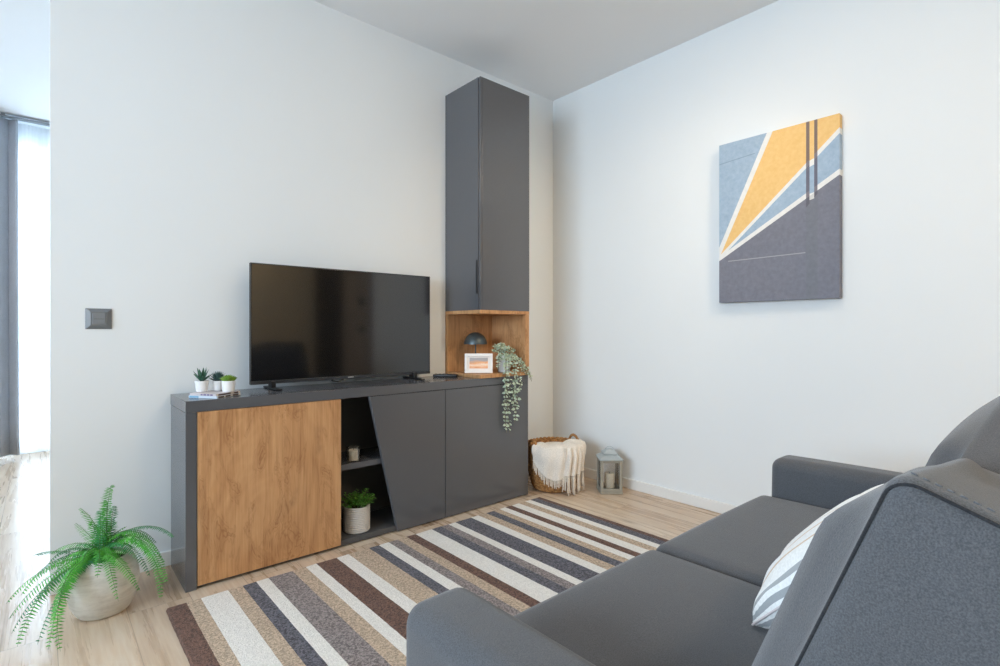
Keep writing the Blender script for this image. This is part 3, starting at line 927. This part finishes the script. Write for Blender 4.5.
puff_part('back_frame', (AI0 - .002, -2.76, .10), (AI1 + .002, -2.60, .735), .035, (0, .004, .004), 16)
XM = -1.605
for a, b in ((AI0 + .002, XM - .001), (XM + .001, AI1 - .012)):
    puff_part('seat_cushion', (a, -2.46, .30), (b, -1.838, .448), .032, (0, .010, .010), 22)

# back cushions: loose cushions with sewn-in end panels, leaning back
tilt = math.radians(21)
def back_cushion(xa, xb, seed, near):
    w = xb - xa; hh_ = .44; th = .135; CY, CZ = .044, .001
    T = Matrix.Translation(((xa + xb) / 2, -2.464, .648)) @ Matrix.Rotation(PI, 4, 'Z') @ Matrix.Rotation(-tilt, 4, 'X')
    # half turn: local +y is the front of the cushion's back, local +x points to world -x
    rg = random.Random(seed)
    wr = [(rg.uniform(.5, 1), rg.uniform(26, 60), rg.uniform(0, 6), rg.uniform(-.3, .3)) for _ in range(5)]
    def warp(q):
        ux = -q.x / (w / 2)              # -1 at the end nearest the camera
        uz = q.z / (hh_ / 2); uy = q.y / (th / 2)
        hx = max(0, min(1, (.955 - abs(ux)) / .24)); hx = hx * hx * (3 - 2 * hx)
        hz = max(0, min(1, (.985 - abs(uz)) / .5)); hz = hz * hz * (3 - 2 * hz)
        q.y += math.copysign(1, uy) * CY * hx * hz * min(1, abs(uy)) ** 3
        if near: drop = .052 * max(0, (ux + .92)) ** 1.05
        else: drop = .098 * max(0, (-ux + .08)) ** 1.8
        q.z -= drop * max(0, uz) ** 1.5
        if not near: q.z += .022 * max(0, uz) ** 2 * max(0, 1 - (ux - .3) ** 2)
        k = max(0, uz - .5) * 2           # creases gathering in the slack top
        e = max(0, 1 - abs(ux - (.45 if near else -.5)) * 1.1)
        for am, fr, ph, sl in wr:
            q.z += .0055 * am * k * e * math.sin(fr * (q.y * 1.6 + sl * ux * .3) + ph)
        if near and ux < -.9:             # dimple under the corner of the end panel
            d2 = (abs(uy) - .62) ** 2 * .0046 + (q.z - (hh_ / 2 - .022)) ** 2
            if uy > 0: q.x -= .012 * math.exp(-d2 / .00022)
        return q
    bm = B(); puffy(bm, (w / 2, th / 2, hh_ / 2), .020, (.006, 0, CZ), 34, T, warp)
    cu = part('back_cushion', bm, fab, so, angle=180)
    def P(x, y, z): return T @ warp(Vector((x, y, z)))
    e = .006
    for sx in (-1, 1):                    # the seam round each end panel
        x = sx * (w / 2 - e); Y, Z = th / 2 - e * .6, hh_ / 2 - e * .6; rc = .02
        loop = []
        for cy, cz, a0 in ((Y - rc, Z - rc, 0), (-Y + rc, Z - rc, PI / 2), (-Y + rc, -Z + rc, PI), (Y - rc, -Z + rc, PI * 1.5)):
            for i in range(7):
                a = a0 + PI / 2 * i / 6; loop.append((x, cy + rc * math.cos(a), cz + rc * math.sin(a)))
        dense = []
        for i in range(len(loop)):
            p, q = Vector(loop[i]), Vector(loop[(i + 1) % len(loop)])
            m = max(1, int((q - p).length / .015))
            for k in range(m): dense.append(p.lerp(q, k / m))
        bm = B(); tube(bm, [P(*d) for d in dense], .0019, 7, closed=True)
        part('piping', bm, M['sofa_seam'], cu, angle=180)
        bm = B(); xs_ = sx * (w / 2 - .024); g = lambda a, b: max(0, 1 - a * a) ** PUF * max(0, 1 - b * b) ** PUF
        ux = xs_ / (w / 2); n = 40
        for i in range(n if near and sx > 0 else 0):
            for a, b in (((i + .15) / n, (i + .75) / n),):
                pts = []
                for t in (a, b):
                    uz = -1 + 2 * t
                    if abs(uz) < .9: pts.append(P(xs_, th / 2 + .0003, uz * hh_ / 2))
                if len(pts) == 2: tube(bm, pts, .0011, 4)
                if False:
                    pts = []
                    for t in (i + .15, i + .75):
                        uy = -.85 + 1.7 * t / 13
                        pts.append(P(xs_, uy * th / 2, hh_ / 2 + CZ * g(ux, uy) + .0003))
                    tube(bm, pts, .0011, 4)
        if near and sx > 0:
            part('stitching', bm, M['sofa_stitch'], cu, angle=180); bm = B()
            for i in range(13):
                tube(bm, [P(xs_, uy * th / 2, hh_ / 2 + CZ * g(ux, uy) + .0003) for uy in (-.85 + 1.7 * (i + .15) / 13, -.85 + 1.7 * (i + .75) / 13)], .0011, 4)
            part('stitching', bm, M['sofa_stitch'], cu, angle=180)
        else: bm.free()
    return cu
back_cushion(AI0 - .002, XM - .004, 5, True)
back_cushion(XM + .004, AI1 + .002, 8, False)

# ------------------------------------------------------------------ throw pillow
tp = thing('throw_pillow', 'white throw pillow with tan and grey stripes against sofa back', 'pillow', (-1.85, -2.25, .47))
def pillow(A, e1, e2, S, th):
    n = e1.cross(e2).normalized()
    bm = B(); uvl = bm.loops.layers.uv.new('UVMap'); N = 30
    rr_ = random.Random(4)
    def pos(i, j, s):
        u, v = i / N, j / N
        a, b = 2 * u - 1, 2 * v - 1
        pinch = 1 - .05 * (1 - abs(a) ** 2) * (abs(b) ** 3); pinch2 = 1 - .05 * (1 - abs(b) ** 2) * (abs(a) ** 3)
        hgt = th / 2 * (max(0, 1 - a * a) * max(0, 1 - b * b)) ** .36
        wr = .004 * math.sin(14 * a + 5 * b) * (abs(b) ** 2) * (1 - abs(b)) * 4
        return A + e2 * (S * (.5 + .5 * a * pinch2)) + e1 * (S * (.5 + .5 * b * pinch)) + n * (s * (hgt + wr * (1 if hgt > .01 else 0)))
    gs = {}
    for s in (1, -1):
        for i in range(N + 1):
            for j in range(N + 1):
                if s == -1 and (i in (0, N) or j in (0, N)): gs[(s, i, j)] = gs[(1, i, j)]
                else: gs[(s, i, j)] = bm.verts.new(pos(i, j, s))
    for s in (1, -1):
        for i in range(N):
            for j in range(N):
                f = bm.faces.new([gs[(s, *q)] for q in ((i, j), (i + 1, j), (i + 1, j + 1), (i, j + 1))])
                for lp, q in zip(f.loops, ((i, j), (i + 1, j), (i + 1, j + 1), (i, j + 1))):
                    lp[uvl].uv = (q[0] / N, q[1] / N)
    cov = part('cover', bm, M['pillow'], tp, angle=180)
    bm = B()
    rim_ = [pos(i, 0, 1) for i in range(N)] + [pos(N, j, 1) for j in range(N)] + [pos(N - i, N, 1) for i in range(N)] + [pos(0, N - j, 1) for j in range(N)]
    tube(bm, rim_, .0022, 6, closed=True); part('seam', bm, M['book_pink'], tp, angle=180)
PA = Vector((-1.815, -2.185, .464)); PBv = PA + Vector((0, -.68, .73))
e1 = (PBv - PA).normalized()
e2 = Vector((1, .0, .0)); e2 = (e2 - e1 * e2.dot(e1)).normalized()
pillow(PA, e1, e2, .335, .15)

# ------------------------------------------------------------------ basket
bc = Vector((-.335, -.318, 0)); BR0, BR1, BH = .125, .168, .275
bs = thing('basket', 'round woven basket beside the sideboard with a throw over it', 'basket', tuple(bc))
def brad(t): return BR0 + (BR1 - BR0) * math.sin(min(1, t) * PI * .62) ** .8 / math.sin(PI * .62) ** .8 * (1 if t < .62 else 1)
bm = B()
rows = 15; segs = 96
ring_prof = []
for i in range(rows * 6 + 1):
    t = i / (rows * 6); ring_prof.append((t, brad(t)))
def wv(a, z):
    row = int(z / BH * rows); return .022 * math.sin(a * 24 + (row % 2) * PI) + .018 * abs(math.sin(PI * z / BH * rows)) 
prof = [(0, .002), (BR0 - .01, .002)] + [(r, .004 + t * (BH - .004)) for t, r in ring_prof] + [(BR1 - .012, BH), (BR1 - .016, BH - .02), (BR0, .03), (0, .02)]
lathe(bm, prof, tuple(bc), segs, ripple=lambda a, z: wv(a, z) if .01 < z < BH - .001 else 0)
part('body', bm, M['weave'], bs, angle=180)
bm = B()
for s in (0, PI):
    tube(bm, [bc + Vector(((BR1 - .004 + .006 * math.cos(a * 18 + s)) * math.cos(a), (BR1 - .004 + .006 * math.cos(a * 18 + s)) * math.sin(a), BH + .002 + .006 * math.sin(a * 18 + s))) for a in [2 * PI * k / 220 for k in range(220)]], .007, 6, closed=True)
part('rim', bm, M['weave'], bs, angle=180)
for ang in (math.radians(-10), math.radians(170)):
    d = Vector((math.cos(ang), math.sin(ang), 0)); s = Vector((-d.y, d.x, 0)); b0 = bc + d * (BR1 - .005) + Vector((0, 0, BH - .01))
    bm = B()
    for ph in (0, PI):
        P = []
        for k in range(41):
            t = PI * k / 40
            P.append(b0 + s * (.048 * math.cos(t)) + Vector((0, 0, .052 * math.sin(t))) + (d * math.cos(k * .9 + ph) + Vector((0, 0, math.sin(k * .9 + ph)))) * .004)
        tube(bm, P, .006, 6)
    part('handle', bm, M['weave'], bs, angle=180)

# throw draped over the rim
bl = thing('throw_blanket', 'cream fringed throw blanket draped over the basket rim', 'blanket', (bc.x, bc.y, 0))
RV = Vector((.7518, -.6594, 0)); DV = Vector((.6594, .7518, 0))
def cyl(phi, r, z): return bc + (RV * math.sin(phi) - DV * math.cos(phi)) * r + Vector((0, 0, z))
def drape(phis, bots, name, gap, ins, seed, n=44, m=40, ruff=.006, folds=9, fl=.042, k=30):
    """cloth from inside the basket, over the rim, down to a bottom profile"""
    rg = random.Random(seed); ph0 = rg.uniform(0, 6)
    def bot(u):
        x = u * (len(bots) - 1); k = min(int(x), len(bots) - 2); return bots[k] + (bots[k + 1] - bots[k]) * (x - k)
    def fn(u, v):
        phi = math.radians(phis[0] + (phis[1] - phis[0]) * u)
        zb = bot(u)
        fold = ruff * math.sin(u * folds * PI + ph0 + v * 1.3) * min(1, v * 2) + ruff * .5 * math.sin(u * 23 + v * 5)
        if v < .3:
            t = v / .3                      # inside to rim crest
            a = PI * .5 * (1 - t)
            r = BR1 - ins * math.sin(a) ** 1.0; z = BH + .012 - .03 * math.sin(a) ** 2 + .018 * math.sin(t * PI)
            return cyl(phi, r + gap * t, z + .006 * math.sin(u * 9 + ph0))
        t = (v - .3) / .7
        z = BH + .014 - (BH + .014 - zb) * t
        rr0 = brad(max(0, min(1, z / BH)))
        r = max(rr0, rr0 * .4 + BR1 * .6 - .02 * t) + gap + fold + .004 * math.sin(t * 6)
        return cyl(phi, r, z)
    bm = B(); surf(bm, fn, n, m)
    cl = part(name, bm, M['throw'], bl, angle=180)
    md = cl.modifiers.new('thickness', 'SOLIDIFY'); md.thickness = .005; md.offset = 1
    fb = B()
    for i in range(k):
        u = (i + .5) / k; p = fn(u, 1.0); q = fn(u, .97)
        L = fl * rg.uniform(.85, 1.15)
        zend = max(.006, p.z - L)
        P = [p + Vector((0, 0, .006))]
        jx, jy = rg.uniform(-.008, .008), rg.uniform(-.006, .006)
        for s in range(1, 5):
            t = s / 4
            P.append(Vector((p.x + jx * t - DV.x * .004 * t, p.y + jy * t - DV.y * .004 * t, p.z + (zend - p.z) * t)))
        tube(fb, P, .0034, 5, taper=lambda t: 1.0 - .25 * t + .35 * (t > .9))
    part('fringe', fb, M['fringe'], cl, angle=180)
drape((-50, 26), [.20, .145, .105, .085, .10, .14], 'front_fold', .012, .11, 3, folds=5, ruff=.004)
drape((14, 62), [.125, .115, .12, .14], 'hanging_end', .024, .13, 9, folds=8, ruff=.010, n=36, fl=.105, k=44)
drape((52, 118), [.14, .19, .20, .23], 'side_fold', .018, .12, 12, folds=6, ruff=.008, n=36)
# bunched top inside the basket
bm = B()
def heap(u, v):
    a = u * 2 * PI; r = (BR1 - .022) * v
    x = bc + Vector((math.cos(a) * r, math.sin(a) * r, 0))
    off = (x - bc).dot(RV) / BR1
    return x + Vector((0, 0, BH - .022 + (.014 + .018 * max(0, off)) * (1 - v ** 3) + .006 * math.sin(a * 3 + v * 7)))
surf(bm, heap, 48, 14, closed_u=True)
part('bunched_middle', bm, M['throw'], bl, angle=180)

# ------------------------------------------------------------------ lantern
LC = Vector((-.130, -.597, 0))
ln = thing('lantern', 'weathered grey lantern standing on the floor by the right wall', 'lantern', tuple(LC))
RL = Matrix.Translation(LC) @ Matrix.Rotation(math.radians(-41.5), 4, 'Z')
hw = .066
bm = B(); box(bm, (-hw - .003, -hw - .003, .001), (hw + .003, hw + .003, .014), .002, 2, M4=RL); part('base', bm, M['lantern'], ln)
bm = B(); p = .0085; zt = .205
for sx in (-1, 1):
    for sy in (-1, 1):
        cx, cy = sx * (hw - p), sy * (hw - p)
        box(bm, (cx - p, cy - p, .014), (cx + p, cy + p, zt), .0015, 1, M4=RL)
for z0, z1 in ((.014, .032), (zt - .016, zt)):
    for s in (-1, 1):
        box(bm, (-hw + 2 * p, s * (hw - p) - p * .8, z0), (hw - 2 * p, s * (hw - p) + p * .8, z1), .001, 1, M4=RL)
        box(bm, (s * (hw - p) - p * .8, -hw + 2 * p, z0), (s * (hw - p) + p * .8, hw - 2 * p, z1), .001, 1, M4=RL)
part('frame', bm, M['lantern'], ln)
for k in range(4):
    bm = B(); box(bm, (-hw + 2 * p, -hw + p - .001, .032), (hw - 2 * p, -hw + p + .001, zt - .016), M4=RL @ Matrix.Rotation(k * PI / 2, 4, 'Z')); part('glass_pane', bm, M['glass'], ln, smooth=False)
bm = B()
def sq(z, h): return [bm.verts.new(RL @ Vector((x * h, y * h, z))) for x, y in ((-1, -1), (1, -1), (1, 1), (-1, 1))]
rs = [sq(zt, hw + .006), sq(zt + .006, hw + .006), sq(zt + .024, .043), sq(zt + .0245, .039), sq(zt + .032, .039), sq(zt + .0325, .044), sq(zt + .036, .044), sq(zt + .052, .024), sq(zt + .056, .02)]
bm.faces.new(rs[0][::-1]); bm.faces.new(rs[-1])
for a, b in zip(rs, rs[1:]):
    for i in range(4): bm.faces.new((a[i], a[(i + 1) % 4], b[(i + 1) % 4], b[i]))
part('roof', bm, M['lantern_top'], ln, smooth=False)
bm = B(); tube(bm, [RL @ Vector((.024 * math.cos(t), 0, zt + .055 + .018 * math.sin(t))) for t in [PI * i / 14 for i in range(15)]], .0022, 8); part('handle', bm, M['lantern_top'], ln)
pc = thing('pillar_candle', 'ivory pillar candle standing inside the grey lantern', 'candle', (LC.x, LC.y, .014))
bm = B(); lathe(bm, [(0, 0), (.029, 0), (.030, .002), (.030, .098), (.027, .101), (.012, .097), (0, .096)], (LC.x, LC.y, .0143), 32); part('wax', bm, M['wax'], pc)
bm = B(); tube(bm, [(LC.x, LC.y, .109), (LC.x + .001, LC.y, .119)], .0012, 6); part('wick', bm, M['wick'], pc)

# ------------------------------------------------------------------ fern
FC = Vector((-2.618, -.262, 0))
fn_ = thing('potted_fern', 'lush green fern in a round clay pot left of the sideboard', 'plant', tuple(FC))
pr = [(0, .001), (.066, .001), (.078, .008), (.096, .045), (.1055, .09), (.106, .115), (.100, .155), (.090, .182), (.080, .196), (.076, .199), (.072, .196), (.074, .18), (0, .178)]
def smooth_prof(pr, k=4):
    out = []
    for i in range(len(pr) - 1):
        p0 = pr[max(0, i - 1)]; p1 = pr[i]; p2 = pr[i + 1]; p3 = pr[min(len(pr) - 1, i + 2)]
        for j in range(k):
            t = j / k
            out.append(tuple(.5 * (2 * p1[d] + (p2[d] - p0[d]) * t + (2 * p0[d] - 5 * p1[d] + 4 * p2[d] - p3[d]) * t * t + (3 * p1[d] - p0[d] - 3 * p2[d] + p3[d]) * t ** 3) for d in (0, 1)))
    out.append(pr[-1]); return [(max(0, r), max(.001, z)) for r, z in out]
bm = B(); lathe(bm, [pr[0]] + smooth_prof(pr[1:-1]) + [pr[-1]], tuple(FC), 56); part('pot', bm, M['stone'], fn_, angle=60)
bm = B(); lathe(bm, [(0, .1785), (.0735, .1785), (0, .186)], tuple(FC), 24); part('soil', bm, M['soil'], fn_)
rf = random.Random(21)
def frond(tip, rise, width=.030, dark=False, sway=0.0):
    tip = Vector(tip)
    p0 = Vector((FC.x + rf.uniform(-.025, .025), FC.y + rf.uniform(-.025, .025), .183))
    dz = tip.z - p0.z
    hd = Vector((tip.x - p0.x, tip.y - p0.y, 0)); sd = Vector((-hd.y, hd.x, 0)) * sway
    if dz > .08:
        p1 = p0 + hd * .1 + sd + Vector((0, 0, dz * .45)); p2 = p0 + hd * .45 + sd + Vector((0, 0, dz * .85))
    else:
        p1 = p0 + hd * .22 + sd * .6 + Vector((0, 0, rise)); p2 = p0 + hd * .78 + sd + Vector((0, 0, rise * .9 + min(0, dz) * .25))
    P = bez(p0, p1, p2, tip, 40)
    L = sum((P[i + 1] - P[i]).length for i in range(40))
    s = B(); tube(s, P, .0014, 5, taper=lambda t: 1 - .7 * t)
    lf = B(); n = int(L / .0080)
    roll = rf.uniform(-.35, .35)
    for i in range(n):
        t = .08 + .92 * i / n; x = t * 40; k = min(int(x), 39); q = P[k].lerp(P[k + 1], x - k)
        ax = (P[k + 1] - P[k]).normalized()
        side = ax.cross(Vector((0, 0, 1)))
        if side.length < .35: side = ax.cross(Vector((.6594, .7518, 0)))
        side.normalize(); up = side.cross(ax)
        side, up = side * math.cos(roll) + up * math.sin(roll), up * math.cos(roll) - side * math.sin(roll)
        prof = (min(1, (t - .04) / .25)) ** .7 * (1 - t) ** .5 * 1.2
        for sg in (-1, 1):
            d = (side * sg + ax * .3 - up * .15 + Vector((rf.uniform(-.08, .08), rf.uniform(-.08, .08), rf.uniform(-.08, .08)))).normalized()
            leaf(lf, q, d, up, width * prof * rf.uniform(.85, 1.1) + .003, .0042, 0, .1, .3, 2)
    fr = part('frond', lf, M['fern_dark'] if dark else M['fern'], fn_, angle=180)
    part('stem', s, M['fern_stem'], fr, angle=180)
FR = [  # tip, rise of the arch
    ((-2.597, -.290, .450), .2), ((-2.585, -.235, .36), .2), ((-2.680, -.169, .356), .2), ((-2.690, -.101, .285), .2), ((-2.632, -.30, .37), .2), ((-2.612, -.26, .39), .2),
    ((-2.655, -.20, .31), .2), ((-2.60, -.33, .34), .2), ((-2.645, -.31, .32), .2), ((-2.58, -.27, .31), .2), ((-2.62, -.24, .34), .2),
    ((-2.872, -.245, .105), .045), ((-2.864, -.300, .075), .05), ((-2.856, -.345, .045), .05), ((-2.842, -.395, .02), .055), ((-2.835, -.27, .13), .06), ((-2.815, -.23, .15), .06),
    ((-2.815, -.345, .08), .055), ((-2.79, -.31, .11), .065), ((-2.80, -.11, .20), .055), ((-2.76, -.16, .21), .07), ((-2.75, -.26, .17), .075), ((-2.77, -.21, .19), .07),
    ((-2.742, -.500, .014), .06), ((-2.770, -.465, .014), .06), ((-2.795, -.42, .02), .06), ((-2.76, -.40, .07), .06), ((-2.73, -.35, .13), .06),
    ((-2.432, -.43, .262), .14), ((-2.462, -.49, .13), .14), ((-2.480, -.50, .085), .13), ((-2.470, -.34, .225), .13), ((-2.535, -.47, .12), .08), ((-2.590, -.420, .085), .085),
    ((-2.50, -.42, .14), .11), ((-2.56, -.36, .22), .06), ((-2.60, -.375, .20), .08), ((-2.65, -.36, .20), .06), ((-2.68, -.33, .21), .07), ((-2.55, -.25, .28), .09), ((-2.69, -.25, .25), .08), ((-2.645, -.39, .17), .085), ((-2.54, -.33, .22), .07), ((-2.70, -.30, .20), .07), ((-2.455, -.40, .165), .15), ((-2.55, -.31, .25), .11), ((-2.50, -.36, .20), .11)]
for i, (t, r) in enumerate(FR):
    hl = (Vector(t) - Vector((FC.x, FC.y, .183))).length
    frond(t, r, max(.025, .019 + .046 * min(.28, hl)), dark=(i % 3 == 1), sway=rf.uniform(-.22, .22))

# ------------------------------------------------------------------ curtains by the far window
def curtain(name, label, cat, x0, x1, y, zb, zt_, m, amp, folds, seed, flare=0.0):
    t = thing(name, label, cat, ((x0 + x1) / 2, y, zb))
    rg = random.Random(seed); ph = rg.uniform(0, 6)
    def fn(u, v):
        a = folds * 2 * PI * u + ph
        k = .55 + .45 * (1 - v)
        yy = y + amp * math.sin(a + .35 * math.sin(a * .5)) * (1 if v < .95 else .6)
        xx = x0 + (x1 - x0) * u + .25 * (x1 - x0) / folds * math.sin(2 * a) * .2 + flare * (1 - v) * (u - .5)
        return Vector((xx, yy, zb + (zt_ - zb) * v))
    bm = B(); surf(bm, fn, int(folds * 14), 10)
    cl = part('cloth', bm, m, t, angle=180)
    if m is not M['sheer']:
        md = cl.modifiers.new('thickness', 'SOLIDIFY'); md.thickness = .004
    bm = B(); surf(bm, lambda u, v: fn(u, .985 + .014 * v) + Vector((0, -.003, 0)), int(folds * 14), 2); part('heading_tape', bm, m, t, angle=180)
    return t
curtain('curtain', 'slate grey curtain hanging at the far window', 'curtain', -3.55, -2.915, 2.93, .035, 2.625, M['drape'], .035, 7, 2, .02)
curtain('sheer_curtain', 'white sheer curtain covering the far window', 'curtain', -4.6, -1.4, 3.0, .03, 2.625, M['sheer'], .028, 26, 5)
rl = thing('curtain_rail', 'thin grey curtain rail under the far ceiling', 'curtain rail', (-3, 2.96, 2.64))
bm = B(); box(bm, (-5.2, 2.905, 2.632), (-1.2, 2.955, 2.645), .003); part('track', bm, M['rail'], rl)
for x in (-4.8, -3.9, -3.0, -2.1, -1.4):
    bm = B(); box(bm, (x - .012, 2.915, 2.645), (x + .012, 2.945, H - .0005)); part('bracket', bm, M['rail'], rl)

# ------------------------------------------------------------------ light
w = bpy.data.worlds.new('sky'); sc.world = w; w.use_nodes = True
bg = w.node_tree.nodes['Background']
bg.inputs['Color'].default_value = (.72, .86, 1.0, 1); bg.inputs['Strength'].default_value = 3.0
def area(name, loc, rot, sx, sy, power, color, spread=PI):
    l = bpy.data.lights.new(name, 'AREA'); l.shape = 'RECTANGLE'; l.size = sx; l.size_y = sy
    l.energy = power; l.color = color; l.spread = spread
    o = bpy.data.objects.new(name, l); col.objects.link(o); o.location = loc; o.rotation_euler = rot
    return o
area('far_window_daylight', ((W1[0] + W1[1]) / 2, YF + .45, 1.3), (-PI / 2, 0, 0), 2.8, 2.3, 420, (.64, .82, 1.0))
area('left_window_daylight', (XL - .35, (W2[0] + W2[1]) / 2, 1.58), (0, -PI / 2, 0), 1.4, 2.3, 200, (.68, .84, 1.0))
def disc(name, loc, size, power, color):
    l = bpy.data.lights.new(name, 'AREA'); l.shape = 'DISK'; l.size = size; l.energy = power; l.color = color
    o = bpy.data.objects.new(name, l); col.objects.link(o); o.location = loc
disc('ceiling_lamp_warm', (-1.1, -1.6, H - .02), .5, 9, (1, .80, .58))
sl = bpy.data.lights.new('corner_spot_warm', 'SPOT'); sl.energy = 95; sl.color = (1, .80, .56); sl.spot_size = math.radians(62); sl.spot_blend = 1; sl.shadow_soft_size = .12
so_ = bpy.data.objects.new('corner_spot_warm', sl); col.objects.link(so_); so_.location = (-.75, -2.55, 2.6)
so_.rotation_euler = (Vector((-.28, 0, .95)) - so_.location).to_track_quat('-Z', 'Y').to_euler()
disc('hall_lamp_warm', (-1.2, -4.0, H - .02), .4, 30, (1, .76, .50))
disc('far_room_fill', (-3.6, 1.6, H - .02), .5, 16, (1, .97, .93))  # added fill light to keep the far room white, stands for no fixture

# ------------------------------------------------------------------ camera
cam = bpy.data.cameras.new('camera'); co = bpy.data.objects.new('camera', cam); col.objects.link(co)
cam.sensor_width = 36; cam.sensor_fit = 'HORIZONTAL'; cam.lens = 525 / 1000 * 36
cam.shift_y = -.003; cam.clip_start = .02
co.location = (-2.79, -2.60, 1.0)
co.rotation_euler = (PI / 2, 0, math.radians(48.75 - 90))
sc.camera = co

sc.view_settings.view_transform = 'Standard'; sc.view_settings.look = 'None'
sc.view_settings.gamma = 1; sc.view_settings.use_curve_mapping = False
sc.view_settings.exposure = -0.25
cy = sc.cycles
cy.use_denoising = True; cy.denoising_prefilter = 'NONE'
cy.max_bounces = 10; cy.diffuse_bounces = 6; cy.glossy_bounces = 4; cy.transparent_max_bounces = 16; cy.transmission_bounces = 6
cy.sample_clamp_indirect = 6
cy.caustics_reflective = False; cy.caustics_refractive = False
